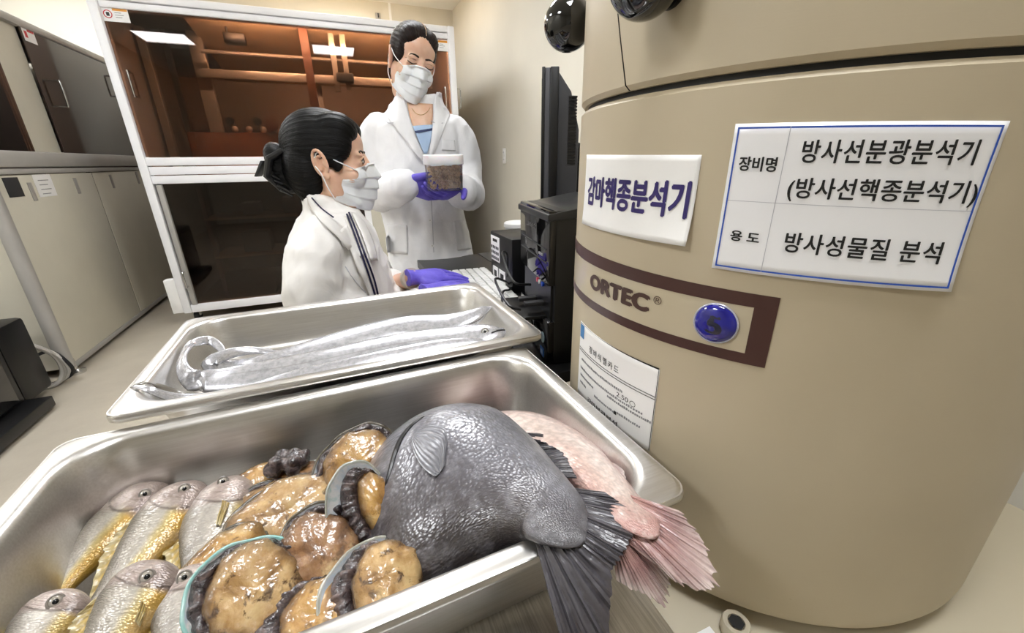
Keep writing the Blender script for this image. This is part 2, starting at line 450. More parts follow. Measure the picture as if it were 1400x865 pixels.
# small clip above the enclosure and machine inside it
R2 = thing('cable_clip', 'small metal clip on the wall above the glass enclosure', 'clip', (ony(517, 22, Y1-.02).x, Y1-.02, ony(517, 22, Y1-.02).z))
p = ROOTM[R2].to_translation()
mk('clip_plate', G().box((p.x-.025, p.y, p.z-.03), (p.x+.025, p.y+.02, p.z+.03)), m_alug, R2, bev=.004)
mk('clip_hook', G().tube([(p.x, p.y, p.z-.01), (p.x, p.y-.02, p.z-.01), (p.x, p.y-.02, p.z+.02)], .006, 8), m_dk, R2)

# gantry machine inside
def inY(u, v, y): return ony(u, v, y)
R = thing('gantry_machine', 'aluminium gantry machine inside the brown glass enclosure', 'machine', (-.1, 4.05, zs1+.04))
m_prof = flat('c9c4bd', .35, .6, var=.03, name='bare_aluminium')
y = 4.05
a, b = inY(120+230, 75, y), inY(531, 85, y)
mk('cross_rail', G().tube([(a.x-.35, y, a.z), (b.x+.2, y, a.z)], .014, 10), m_prof, R)
mk('cross_beam', G().box((a.x-.4, y+.05, a.z-.16), (xr0-.05, y+.09, a.z-.10)), m_prof, R, bev=.004)
for u in (437, 452):
    p = inY(u+22, 100, 3.98); mk('carriage_bar', G().box((p.x-.02, 3.96, p.z-.13), (p.x+.02, 4.0, zt-.04)), m_prof, R, bev=.004)
p = inY(470, 100, 3.95); mk('carriage_block', G().box((p.x-.06, 3.93, p.z-.06), (p.x+.07, 4.03, p.z-.0)), m_dk, R, bev=.006)
p = inY(415, 50, 3.9); mk('guide_column', G().box((p.x-.03, 3.9, zs1+.05), (p.x+.03, 3.95, zt-.04)), flat('5a3a2c', .5, name='red_brown_post'), R, bev=.004)
p = inY(434, 110, 3.95); mk('upright', G().box((p.x-.02, 4.2, zs1+.05), (p.x+.02, 4.24, a.z-.12)), m_prof, R, bev=.004)
p = inY(323, 53, 4.0)
mk('camera_module', G().box((p.x-.075, 3.96, p.z-.035), (p.x+.06, 4.04, p.z+.03)), m_black, R, bev=.006)
mk('camera_bracket', G().tube([(p.x-.05, 4.0, p.z+.03), (p.x-.05, 4.0, zt-.03)], .008, 8), m_dk, R)
for u, wd in ((285, .09), (245, .03), (215, .05)):
    p = inY(u, 130, 4.2); mk('side_column', G().box((p.x-wd/2, 4.18, zs1+.05), (p.x+wd/2, 4.24, zt-.05)), m_prof if u != 245 else m_dk, R, bev=.004)
p = inY(310, 150, 4.1)
mk('control_panel', G().box((p.x-.3, 4.1, zs1+.04), (p.x+.75, 4.35, zs1+.36)), flat('8a5a42', .5, name='brown_cover'), R, bev=.01)
for i, (u, v) in enumerate(((315, 166), (352, 166))):
    p = inY(u, v, 4.09); mk('knob', G().tube([(p.x, 4.1, p.z), (p.x, 4.06, p.z)], .03, 16), m_black, R)
p = inY(372, 170, 4.09); mk('round_cover', G().tube([(p.x, 4.1, p.z), (p.x, 4.07, p.z)], .05, 18), flat('5a2f24', .5), R)
p = inY(340, 142, 4.09)
for i in range(4): mk('bottle_cap', G().ball((p.x-.15+.1*i, 4.2, zs1+.39), .025, 10, 8), m_prof, R)
R = thing('lower_rack', 'dim shelf rack with boxes behind the lower brown glass', 'rack', (-.4, 4.1, .12))
for zz in (.45, .75):
    mk('rack_shelf', G().box((-1.0, 3.9, zz), (.3, 4.35, zz+.02)), m_tan, R, bev=.003)
for xx in (-1.0, -.35, .28): mk('rack_upright', G().box((xx, 3.9, .12), (xx+.03, 3.93, 1.0)), flat('7a4a30', .5), R, bev=.003)
for xx, zz, s_, c_ in ((-.8, .47, .2, '303236'), (-.45, .77, .16, '5a4a40'), (-.05, .47, .22, '2a2624'), (-.75, .77, .12, '88766a')):
    mk('rack_box', G().box((xx, 3.98, zz), (xx+s_, 4.2, zz+s_*.8)), flat(c_, .5), R, bev=.006)
mk('diagonal_bar', G().tube([(-.62, 3.85, .14), (-.2, 3.85, .62)], .008, 8), m_dk, R)

# ================================================================== LEFT CABINET BANK
XL = -1.62
yA = 2.98; yE = 5.15
R = thing('wall_cabinet_bank', 'beige two tier cabinet with grey trim and dark sliding glass upper doors', 'cabinet', (-2.02, 4.0, 0))
def L(u, v): return onx(u, v, XL)
z_top, z_g1 = onx(70, 46, XL).z, onx(70, 55.5, XL).z
z_g0, z_d1 = L(90, 209).z, L(90, 236).z
z_d0 = L(170, 450).z
yend = yE
mk('end_panel', G().box((-2.42, yA-.01, .05), (XL-.03, yA+.02, z_top)), m_beige, R, smooth=0)
mk('corner_post', G().tube([(XL-.005, yA-.005, .05), (XL-.005, yA-.005, z_d1+.05)], .035, 20), m_alug, R)
mk('top_panel', G().box((-2.42, yA, z_top-.02), (XL, yend, z_top)), m_alug, R, smooth=0)
mk('top_trim', G().box((XL-.03, yA, z_g1), (XL+.015, yend, z_top)), m_alug, R, bev=.01)
mk('upper_trim', G().box((XL-.03, yA, z_g0-.085), (XL+.02, yend, z_g0)), m_alug, R, bev=.012)
mk('lower_trim', G().box((XL-.03, yA, z_d1), (XL+.008, yend, z_g0-.09)), m_alug, R, bev=.006)
mk('plinth', G().box((XL-.03, yA+.03, max(.06, z_d0-.08)), (XL+.004, yend, z_d0)), m_alug, R, bev=.004)
mk('back_panel', G().box((-2.42, yA, .05), (-2.40, yend, z_top)), m_inner, R, smooth=0)
mk('cabinet_floor', G().box((-2.42, yA, .08), (XL-.02, yend, .10)), m_inner, R, smooth=0)
mk('shelf', G().box((-2.42, yA, z_g0-.09), (XL-.03, yend, z_g0-.06)), m_inner, R, smooth=0)
yg = L(160, 333).y
for y0_, y1_ in ((yA+.035, yg-.008), (yg+.008, yend)):
    mk('door', G().box((XL-.02, y0_, z_d0+.004), (XL, y1_, z_d1-.004)), m_beige, R, bev=.003)
mk('door_gap', G().box((XL-.03, yg-.008, z_d0), (XL-.006, yg+.008, z_d1)), m_dk, R, smooth=0)
for u, v in ((44, 262), (105, 254), (153, 248), (188, 243)):
    p = L(u, v); mk('recessed_pull', G().box((XL-.001, p.y-.018, p.z-.05), (XL+.004, p.y+.018, p.z+.05)), m_alug, R, bev=.006)
p = L(18, 256); mk('vent_plate', G().box((XL-.001, p.y-.06, p.z-.05), (XL+.004, p.y+.06, p.z+.05)), m_dk, R, bev=.002)
p = L(61, 254)
nb = mk('notice_sheet', G().box((XL+.001, p.y-.085, p.z-.06), (XL+.003, p.y+.085, p.z+.065)), m_paper, R, smooth=0, label='small printed notice')
for i in range(4): mk('notice_line', G().box((XL+.003, p.y-.05, p.z+.03-i*.025), (XL+.0036, p.y+.05-.02*(i % 2), p.z+.034-i*.025)), m_grey, nb, smooth=0)
# glass: two sliding panes
yp = L(57, 120).y
m_glass2 = flat('3a2c22', .08, var=.1, scale=1.2, bump=0, name='smoked_cabinet_glass')
mk('glass_pane', G().box((XL-.012, yA, z_g0), (XL-.006, yp-.30, z_g1)), m_glass, R, smooth=0)
mk('glass_pane', G().box((XL-.004, yp-.01, z_g0), (XL+.002, yend, z_g1)), m_glass2, R, smooth=0)
mk('inner_strip', G().box((XL-.03, yp-.29, z_g0), (XL-.02, yp-.0, z_g1)), m_beige, R, smooth=0)
p = L(76, 128); mk('handle', d_handle((XL+.002, p.y, p.z-.075), (XL+.002, p.y, p.z+.075), (1, 0, 0)), m_chrome, R)
p = L(155, 118); mk('handle', d_handle((XL+.002, p.y, p.z-.075), (XL+.002, p.y, p.z+.075), (1, 0, 0)), m_chrome, R)
p = L(39, 48)
s_ = mk('caution_sticker', G().box((XL+.002, p.y-.06, p.z-.04), (XL+.003, p.y+.06, p.z+.04)), m_paper, R, smooth=0)
mk('sticker_stripe', G().box((XL+.003, p.y-.01, p.z+.015), (XL+.0036, p.y+.055, p.z+.035)), m_red, s_, smooth=0)
mk('sticker_mark', G().box((XL+.003, p.y-.045, p.z-.02), (XL+.0036, p.y-.02, p.z+.015)), m_red, s_, smooth=0)
for yy in (yA+.03, yend-.06):
    f = mk('levelling_foot', G().lathe([(.0, 0), (.045, 0), (.045, .012), (.02, .02), (.012, .025), (.012, .09), (0, .09)], (XL+.005, yy, 0), 20), m_chrome, R)
for xx, yy in ((-2.36, yA+.03), (-2.36, yend-.06)):
    mk('levelling_foot', G().lathe([(.0, 0), (.045, 0), (.045, .012), (.012, .025), (.012, .09), (0, .09)], (xx, yy, 0), 20), m_chrome, R)

# black equipment box at the far left, its cables
R = thing('power_unit', 'black boxed power unit standing on the floor beside the beige cabinet', 'equipment', (-1.85, 2.3, 0))
mk('casing', G().box((-2.2, 1.7, .04), (-1.60, 2.56, .54)), m_black, R, bev=.015)
mk('rear_casing', G().box((-2.15, 2.56, .04), (-1.60, 2.78, .44)), m_black, R, bev=.02)
mk('skid', G().box((-2.2, 1.7, .015), (-1.50, 2.56, .07)), m_black, R, bev=.006)
mk('front_panel', G().box((-1.605, 1.75, .09), (-1.585, 2.5, .5)), m_blackgl, R, bev=.004)
for yy in (1.8, 2.5): mk('foot', G().tube([(-1.54, yy, 0), (-1.54, yy, .02)], .02, 12), m_chrome, R)
for yy in (1.8, 2.5): mk('foot', G().tube([(-2.1, yy, 0), (-2.1, yy, .02)], .02, 12), m_chrome, R)
for i, (c_, r_) in enumerate((('b8b4ae', .012), ('a8a39b', .010), ('c5c1ba', .009), ('17171a', .009))):
    pts = [(-1.70, 2.80, .27-.03*i), (-1.65+.01*i, 2.83+.015*i, .26-.02*i), (-1.60+.012*i, 2.87, .17-.012*i), (-1.60+.015*i, 2.87, .06), (-1.64, 2.83+.015*i, .012), (-1.75, 2.81, .012)]
    q = mk('power_cable', G().tube(cpath(pts, 30), r_, 8), flat(c_, .5))
    tag(q, ['thick pale grey cable looping', 'light brown grey cable looping', 'off white cable looping', 'black cable looping'][i]+' behind the black power unit', 'cable', 'cables behind the power unit')
# wall socket
p = onx(690, 213, X1)
R = thing('wall_socket', 'white double wall socket plate on the bare wall beside the monitor', 'socket', tuple(p))
mk('plate', G().box((X1-.008, p.y-.035, p.z-.065), (X1, p.y+.035, p.z+.065)), m_white, R, bev=.004)
for dz in (-.03, .03):
    q = mk('outlet', G().tube([(X1-.011, p.y, p.z+dz), (X1-.006, p.y, p.z+dz)], .02, 16), m_paper, R)
    for dy in (-.008, .008): mk('pin_hole', G().tube([(X1-.0118, p.y+dy, p.z+dz), (X1-.0105, p.y+dy, p.z+dz)], .003, 8), m_ink, q)

# ================================================================== DESK + COMPUTER
DZ = .82
R = thing('desk', 'black topped computer desk the seated woman types at', 'desk', (.73, 1.18, 0))
m_desk = flat('19191b', .35, var=.15, scale=10, bump=.08, name='black_desk_laminate')
mk('desk_top', G().box((.228, .86, DZ-.03), (X1-.01, 1.50, DZ)), m_desk, R, bev=.003)
mk('side_panel', G().box((.9, .88, 0), (.93, 1.48, DZ-.03)), m_dk, R, bev=.002)
for yy in (.9, 1.44): mk('leg', G().box((.25, yy, 0), (.29, yy+.04, DZ-.03)), m_dk, R, bev=.004)
mat_pad = tag(mk('desk_mat', G().box((.46, 1.20, DZ+.0003), (.9, 1.495, DZ+.002)), flat('3a3b3e', .45, name='desk_mat')), 'thin dark grey mat lying on the black desk', 'mat')

R = thing('side_table', 'low black table holding the computer tower', 'table', (.7, .745, 0))
TZ = .775
mk('table_top', G().box((.30, .605, TZ-.025), (1.15, .856, TZ)), m_desk, R, bev=.003)
for xx in (.31, 1.1):
    for yy in (.63, .815): mk('leg', G().box((xx, yy, 0), (xx+.03, yy+.03, TZ-.025)), m_dk, R, bev=.003)

R = thing('computer_tower', 'glossy black desktop computer tower beside the fish tray', 'computer', (.51, .735, TZ))
x0, x1, y0, y1, z1 = .329, .70, .642, .852, 1.082
Tm = Matrix.Translation(V(x0, y0, 0)) @ Matrix.Rotation(math.radians(-9.2), 4, 'Z') @ Matrix.Translation(V(-x0, -y0, 0))
def mkT(n_, g_, *a_, **k_): return mk(n_, g_.xf(Tm), *a_, **k_)
mkT('case', G().box((x0+.012, y0, TZ), (x1, y1, z1-.012)), m_black, R, bev=.004)
# front fascia with a recessed port bay
fb = G(); zb0, zb1 = .895, .935
fb.box((x0, y0, TZ+.005), (x0+.014, y1, zb0-.03)); fb.box((x0, y0, zb1), (x0+.014, y1, z1-.012))
mkT('front_fascia', fb, m_blackgl, R, bev=.003)
mkT('port_bay', G().box((x0+.008, y0+.01, zb0-.03), (x0+.013, y1-.01, zb1)), m_black, R, smooth=0)
lid = G(); lid.add([(x0-.004, y0-.003, z1-.018), (x0-.004, y1+.003, z1-.018), (x0+.13, y1+.003, z1+.004), (x0+.13, y0-.003, z1+.004), (x0-.004, y0-.003, z1-.03), (x0-.004, y1+.003, z1-.03), (x0+.13, y1+.003, z1-.02), (x0+.13, y0-.003, z1-.02)],
                   [(0, 1, 2, 3), (7, 6, 5, 4), (0, 4, 5, 1), (1, 5, 6, 2), (2, 6, 7, 3), (3, 7, 4, 0)])
mkT('top_cover', lid, flat('2b2c2e', .3, .3, name='brushed_dark_cover'), R, bev=.002)
for zz in (1.0, .975): mkT('drive_bay_seam', G().box((x0-.0012, y0+.012, zz), (x0+.001, y1-.012, zz+.0022)), m_dk, R, smooth=0)
mkT('eject_button', G().box((x0-.002, y0+.035, .985), (x0, y0+.06, .989)), m_grey, R, smooth=0)
g = fit_text(text_g('SAMSUNG', .01, .0002), -.028, .028, 0, .009)
g.xf(frame_m((x0-.0012, y1-.095, 1.028), (0, -1, 0), (0, 0, 1), (-1, 0, 0)))
mkT('maker_lettering', g, m_grey, R, smooth=0)
for i, (yy, c_) in enumerate(((y0+.075, 'd8d8d8'), (y0+.09, 'd05060'), (y0+.055, '2050c0'))):
    mkT('audio_port', G().tube([(x0+.004, yy, .925), (x0+.009, yy, .925)], .005, 10), flat(c_, .4), R)
for i in range(2):
    zz = .872-.006*i
    mkT('usb_plug', G().box((x0-.03, y0+.05+.05*i, zz+.01), (x0+.01, y0+.066+.05*i, zz+.018)), m_dk, R, bev=.001)
mkT('card_tray', G().box((x0-.05, y0+.03, .862), (x0+.01, y1-.05, .868)), m_black, R, bev=.001)
mkT('round_sticker', G().tube([(x0-.001, y0+.03, .823), (x0+.001, y0+.03, .823)], .011, 20), flat('b9d3de', .4), R)
q = mkT('processor_sticker', G().box((x0-.001, y0+.022, .782), (x0+.001, y0+.044, .80)), flat('1f62b8', .4), R, smooth=0)
mkT('sticker_mark', G().box((x0-.0016, y0+.027, .787), (x0-.001, y0+.039, .795)), flat('9dc3ec', .4), q, smooth=0)
# cables on the tower
for i, pts in enumerate(([(x0+.006, y0+.09, .915), (x0-.03, .74, .925), (.33, .88, .95), (.372, .96, .93), (.383, .985, .88), (.387, 1.0, .862)],
                         [(x0-.03, y0+.058, .876), (x0-.05, .72, .885), (.30, .85, .90), (.352, .93, .87), (.375, .96, .852), (.387, .985, .846)],
                         [(x0-.03, y0+.108, .870), (x0-.045, .76, .855), (.325, .87, .86), (.36, .92, .848), (.387, .972, .836)])):
    tag(mk('computer_cable', G().tube(cpath(pts, 30), .0028, 6), m_black), ['thin black audio cable arching from the tower port bay', 'thin black lead plugged under the tower port bay', 'thin black lead drooping along the desk edge'][i], 'cable', 'leads of the computer tower')

R = thing('network_box', 'small black box with white perforated label behind the computer tower', 'equipment', (.48, 1.05, DZ))
bx0, by0, by1, bz1 = .388, .965, 1.13, .965
mk('casing', G().box((bx0, by0, DZ), (.60, by1, bz1)), m_black, R, bev=.004)
fp = mk('label_plate', G().box((bx0-.0015, by1-.075, .885), (bx0, by1-.008, bz1-.01)), m_paper, R, bev=.0005)
for i in range(5):
    for j in range(3): mk('slot', G().box((bx0-.002, by1-.07+i*.0125, .89+j*.015), (bx0-.0014, by1-.062+i*.0125, .898+j*.015)), m_ink, fp, smooth=0)
mk('logo_mark', G().box((bx0-.002, by1-.06, .94), (bx0-.0014, by1-.025, .948)), m_ink, fp, smooth=0)
for i in range(2):
    q = mk('socket_plate', G().box((bx0-.0015, by1-.06-.055*i, .832), (bx0, by1-.02-.05*i, .868)), m_paper, R, smooth=0)
    mk('socket_hole', G().box((bx0-.002, by1-.05-.055*i, .84), (bx0-.0014, by1-.03-.05*i, .858)), m_ink, q, smooth=0)

R = thing('plastic_tub', 'white lidded plastic tub standing behind the network box', 'tub', (.60, 1.42, DZ))
mk('tub_body', G().lathe([(0, 0), (.047, 0), (.052, .11), (.05, .11), (.045, .004), (0, .004)], (.60, 1.42, DZ), 28), flat('e6e6e6', .35, name='milky_tub', Subsurface_Weight=.2), R)
mk('tub_lid', G().lathe([(0, .122), (.05, .122), (.055, .118), (.056, .106), (.054, .106), (.0, .113)], (.60, 1.42, DZ), 28), m_white, R)

# keyboard
kr = math.radians(-4); kc = V(.315, 1.035, DZ)
R = thing('keyboard', 'pale grey keyboard on the black desk', 'keyboard', tuple(kc), kr)
KM = Matrix.Translation(kc) @ Matrix.Rotation(kr, 4, 'Z')
mk('keyboard_case', G().box((-.07, -.165, 0), (.075, .19, .014), KM), flat('c9c8c4', .5, name='keyboard_grey'), R, bev=.004)
g = G()
for i in range(6):
    for j in range(17):
        x = -.06+i*.0215; yy = -.155+j*.0198; g.box((x, yy, .013), (x+.018, yy+.0165, .0195), KM)
tag(mk('keys', g, flat('dddcd9', .5, name='key_caps'), R, bev=.0015, bseg=1), kind='stuff')

# monitor, edge on
mb = V(.572, 1.175, 0); ed = V(.44, .898, 0); ad = V(.898, -.44, 0)
R = thing('monitor', 'old black deep backed flat monitor seen edge on behind the tower', 'monitor', (.72, 1.36, DZ))
def mprof(pts, e0, e1):
    g = G(); g.loft([[mb+ad*a+ed*e+V(0, 0, z) for a, z in pts] for e in (e0, e1)]); return g
zt_ = 1.395; zb_ = .95
mk('bezel', mprof([(-.002, zb_), (.007, zb_), (.007, zt_), (-.002, zt_)], 0, .44), m_black, R, bev=.002)
mk('bezel_band', mprof([(.007, zb_+.004), (.021, zb_+.004), (.021, zt_-.002), (.007, zt_-.002)], .003, .437), flat('57575c', .35, .2, name='grey_bezel_band'), R, bev=.001)
mk('screen', mprof([(-.0026, zb_+.03), (-.0016, zb_+.03), (-.0016, zt_-.025), (-.0026, zt_-.025)], .025, .415), m_blackgl, R)
mk('back_shell', mprof([(.021, zb_), (.046, zb_), (.046, zt_), (.021, zt_)], 0, .44), m_black, R, bev=.003)
mk('back_hump', mprof([(.046, zb_+.02), (.085, zb_+.035), (.108, zb_+.1), (.108, zt_-.16), (.082, zt_-.06), (.046, zt_-.01)], .02, .42), flat('3d3d40', .45, name='monitor_back_grey'), R, bev=.004)
for i in range(22):
    zz = zt_-.075-i*.0085
    mk('vent_rib', mprof([(.076, zz), (.1, zz-.001), (.1, zz+.003), (.076, zz+.004)], .016, .424), m_black, R)
mk('pivot', mprof([(.108, 1.14), (.13, 1.15), (.13, 1.20), (.108, 1.21)], .14, .3), m_black, R, bev=.004)
mk('stand_neck', mprof([(.11, DZ+.02), (.135, DZ+.02), (.135, 1.17), (.118, 1.17)], .18, .26), m_black, R, bev=.004)
mk('stand_base', mprof([(-.01, DZ+.002), (.17, DZ+.002), (.165, DZ+.022), (0, DZ+.022)], .1, .34), m_black, R, bev=.006)
tag(mk('paper_pack', G().box((.98, 1.28, .96), (1.12, 1.40, 1.12), None), flat('cfe4e4', .4, name='pale_teal_paper')), 'pale teal paper pack leaning behind the monitor', 'paper')
mk_support = tag(mk('document_stand', G().box((.96, 1.26, DZ+.0002), (1.14, 1.42, .9598)), m_dk, bev=.005), 'dark document stand behind the monitor', 'stand')
# ================================================================== COUNTING SHIELD (drum)
DC = V(.5, .35, 0); DR = .25
ZSEAM = 1.2048; ZBOT = .705
def cyl(deg, z, off=0.): 
    a = math.radians(deg); return V(DC.x+(DR+off)*math.cos(a), DC.y+(DR+off)*math.sin(a), z)
def cmm(mm, z, off=0.): return cyl(math.degrees(mm/250.), z, off)
def drum_mat():
    t = NT('shield_enamel'); co = t.coord(); a = t.noise(co, 4, 4); f = t.noise(t.coord(scale=(1, 1, 14)), 60, 3)
    sp = t.voro(co, 26, 'F1'); dots = t.ramp(sp, [(.012, (1, 1, 1, 1)), (.03, (0, 0, 0, 1))])
    c = t.ramp(a, [(.3, 'bbae94'), (.7, 'c4b79e')]); c = t.mix(t.math('MULTIPLY', dots, .18), c, '6b5c48')
    return t.bsdf(c, .42, bump=f, bstr=.06, bdist=.001)
m_drum = drum_mat()
R = thing('counting_shield', 'large round beige lead counting shield on a beige stand', 'shield', (DC.x, DC.y, 0))
r = .03
prof = [(0, ZBOT), (DR-r, ZBOT)] + [(DR-r+r*math.sin(q), ZBOT+r-r*math.cos(q)) for q in [PI/2*i/6 for i in range(1, 7)]] + [(DR, .9), (DR, ZSEAM-.006), (DR-.004, ZSEAM-.002), (0, ZSEAM-.002)]
mk('shield_body', G().lathe(prof, (DC.x, DC.y, 0), 160), m_drum, R, smooth=30)
mk('seam_core', G().lathe([(0, ZSEAM-.004), (DR-.008, ZSEAM-.004), (DR-.008, 1.40), (0, 1.40)], (DC.x, DC.y, 0), 96), m_ink, R, smooth=30)
ZL = 1.43
for a0, a1 in ((180.3, 360.3-.2), (0.3, 179.9)):
    a0, a1 = math.radians(a0), math.radians(a1)
    # slanting split seam: lower end at 181.6 deg, upper end at 175.8 deg
    g = G(); N = 72; n2 = 6
    def P(k, z, rr):
        f = k/N; sl = (1.6+5.8*(ZSEAM-z)/.075)
        a = lerp(a0+math.radians(sl if a0 > 3 else 0), a1+math.radians(0 if a0 > 3 else sl), f)
        return V(DC.x+rr*math.cos(a), DC.y+rr*math.sin(a), z)
    zs_ = [ZSEAM+.003, ZSEAM+.007] + [lerp(ZSEAM+.007, ZL-.01, (i+1)/n2) for i in range(n2)] + [ZL]
    rs_ = [DR-.004]+[DR]*(n2+1)+[DR-.01]
    rings = [[P(k, z, rr) for k in range(N+1)] for z, rr in zip(zs_, rs_)]
    inner = [[P(k, z, .1) for k in range(N+1)] for z in (zs_[-1], zs_[0])]
    g.loft(rings+inner, closed=False, caps=False, wrap=True)
    mk('sliding_lid', g, m_drum, R, smooth=30)
# ball handles
m_ball = flat('050506', .04, var=.1, bump=0, name='black_phenolic_ball', Coat_Weight=.6)
for (u, v, rr, off) in ((777, 33, .0315, .035), (882, -30, .026, .03)):
    # centre stands off the lid
    lo, hi = .2, 1.2
    for _ in range(60):
        mid = (lo+hi)/2; p = at(u, v, mid); dd = math.hypot(p.x-DC.x, p.y-DC.y)
        # march to the first standoff cylinder crossing
        if dd > DR+off+.0 and (p-DC).dot(V(ray(u, v).x, ray(u, v).y, 0)) < 0: lo = mid
        else: hi = mid
    c = at(u, v, lo)
    if u < 800:
        c = at(u, v, .53)
    n = V(c.x-DC.x, c.y-DC.y, 0).normalized(); base = DC + n*DR + V(0, 0, c.z)
    h = mk('handle_stem', G().tube([base-n*.01, c-n*.02], .009, 16), m_chrome, R)
    mk('handle_collar', G().tube([c-n*.034, c-n*.026], .015, 18), m_black, h)
    mk('ball_handle', G().ball(c, rr, 36, 24), m_ball, h)
# stand: top plate, legs
m_stand = flat('beb49d', .45, var=.03, scale=4, bump=.06, name='stand_enamel')
mk('stand_plate', G().box((.232, .02, ZBOT-.03), (.80, .605, ZBOT-.006)), m_stand, R, bev=.004)
mk('spacer_ring', G().tube([(DC.x, DC.y, ZBOT-.006), (DC.x, DC.y, ZBOT+.001)], DR-.03, 48), m_ink, R)
for xx in (.26, .72):
    for yy in (.05, .53): mk('stand_leg', G().box((xx, yy, 0), (xx+.06, yy+.06, ZBOT-.03)), m_stand, R, bev=.006)
mk('stand_shelf', G().box((.26, .05, .2), (.78, .59, .22)), m_stand, R, bev=.004)
p = onz(1006, 853, ZBOT+.006); zb_ = ZBOT-.006
g = G(); q6 = [(.0085*math.cos(PI/3*i+.3), .0085*math.sin(PI/3*i+.3)) for i in range(6)]
g.lathe([(.0, 0), (.0125, 0), (.0135, .003), (.0135, .014), (.0125, .0155), (.0082, .0155), (.0078, .008), (0, .008)], (p.x, p.y, zb_), 30)
sb = mk('socket_bolt', g, flat('cfc6b2', .35, .3, name='bolt_paint'), R)
mk('hex_socket', G().add([(p.x+a, p.y+b, zb_+z) for z in (.0157, .0087) for a, b in [(x*.9, y*.9) for x, y in q6]], [(0, 1, 2, 3, 4, 5)]), m_ink, sb, smooth=0)
p = onz(966, 866, zb_)
mk('stand_tag', G().box((p.x-.012, p.y-.014, zb_), (p.x+.008, p.y+.004, zb_+.001)), m_paper, R, smooth=0)

# --------------- nameplate on the drum
m_brown = flat('472a26', .35, var=.04, name='brown_band_film')
m_film = flat('c3b79e', .22, var=.03, name='clear_nameplate_film')
def cpatch(a, b, z0f, z1f, off, th=.0003, nu=40, nv=2):
    """patch on the drum: arc a..b in mm, z from z0f(f) to z1f(f)"""
    g = G(); g.grid(lambda u, v: cmm(lerp(a, b, u), lerp(z0f(u), z1f(u), v), off), nu, nv, th); return g
A0, A1 = 650., 947.5
npl = mk('nameplate', cpatch(A0, A1, lambda u: .9905, lambda u: 1.0565-.0065*u, .0006, nu=90), m_film, R, label='brown bordered maker nameplate')
ZI0, ZI1 = 1.0005, 1.0415
mk('nameplate_border', cpatch(A0, A1, lambda u: ZI1-.002*u, lambda u: 1.0567-.0065*u, .0009, nu=90), m_brown, npl)
mk('nameplate_border', cpatch(A0, A1, lambda u: .9903, lambda u: ZI0-.001*u, .0009, nu=90), m_brown, npl)
mk('nameplate_border', cpatch(931.6, A1, lambda u: ZI0-.001, lambda u: ZI1-.002, .0009, nu=8), m_brown, npl)
def ctext(body, mm0, mm1, z0, z1, mat, parent, name='lettering', bold=.0, off=.0014, dz=0., size=.01, spacing=1., offn=None):
    g = fit_text(text_g(body, size, bold, spacing=spacing), 0, 1, 0, 1); split_long(g, 2.5/(mm1-mm0))
    for p in g.v:
        p.z = 0; a = lerp(mm0, mm1, p.x); z = lerp(z0, z1, p.y)+dz*p.x
        q = cmm(a, z, offn(a, z) if offn else off); p.x, p.y, p.z = q
    return mk(name, g, mat, parent, smooth=0)
m_brtext = flat('4a312a', .4, name='brown_print')
ctext('ORTEC', 749, 845.5, 1.0135, 1.0315, m_brtext, npl, bold=.00075, spacing=1.02)
ctext('®', 849, 857.5, 1.0245, 1.0325, m_brtext, npl, name='mark_lettering')

# --------------- blue dome magnet
c = cmm(906.4, 1.0207, 0); n = V(c.x-DC.x, c.y-DC.y, 0).normalized(); tx = V(-n.y, n.x, 0)
R = thing('dome_magnet', 'round dark blue glass dome badge numbered 5 on the nameplate', 'badge', tuple(c))
FM = frame_m(c+n*.001, tx, V(0, 0, 1), n)
m_bluegl = NT('blue_glass'); m_bluegl = m_bluegl.bsdf(m_bluegl.ramp(m_bluegl.noise(m_bluegl.coord(), 60, 2), [(.3, '0a0c6e'), (.7, '14189a')]), .08, Coat_Weight=.8, Emission_Color=(0, 0, 0, 1))
mk('dome', G().lathe([(.0165, 0), (.0168, .0015), (.0155, .0035), (.012, .0052), (.007, .0062), (0.0, .0066)], n=40).xf(FM), m_bluegl, R, smooth=180)
mk('rim', G().lathe([(.0163, 0), (.0174, 0), (.0178, .0012), (.0170, .0022), (.0163, .0015)], n=40).xf(FM), flat('c9cbe0', .12, .4, name='clear_rim'), R, smooth=180)
g = fit_text(text_g('5', .02, .0009), -.0068, .0068, -.0095, .0095)
for p in g.v: p.z = .0066-.0066*((p.x**2+p.y**2)/.0165**2)*.72+.0006
mk('number_lettering', g.xf(FM), flat('23243c', .2, name='dark_number'), R, smooth=0)

# --------------- paper signs on the drum
def sheet(name, label, a, b, top, bot, curl=0., mat=m_paper, off=.0007):
    """top / bot: (z at a, z at b); curl lifts the lower edge off the drum"""
    c = cmm((a+b)/2, (top[0]+bot[0])/2, 0); R = thing(name, label, 'sign', tuple(c), group=None)
    g = G().grid(lambda u, v: cmm(lerp(a, b, u), lerp(lerp(bot[0], bot[1], u), lerp(top[0], top[1], u), v), off+curl*(1-v)**3*(.3+.7*u*u)), 48, 14, .0003)
    mk('sheet', g, mat, R, smooth=180); return R
m_lam = flat('f1f1f4', .16, var=.01, scale=10, bump=.01, name='laminated_paper')
R = sheet('equipment_sign', 'laminated white equipment name sign with blue border and Korean lettering on the shield', 896.5, 1042, (1.1735, 1.1685), (1.067, 1.065), .004, m_lam)
m_blue = flat('2b55b8', .4, name='blue_print'); m_hair = flat('b9b9c2', .5, name='pale_rule')
def zl(mm, k):  # sheet coordinate: mm, k = 0 bottom .. 1 top
    f = (mm-896.5)/145.5; return lerp(lerp(1.067, 1.065, f), lerp(1.1735, 1.1685, f), k)
def soff(mm, k): f = (mm-896.5)/145.5; return .0007+.004*(1-k)**3*(.3+.7*f*f)
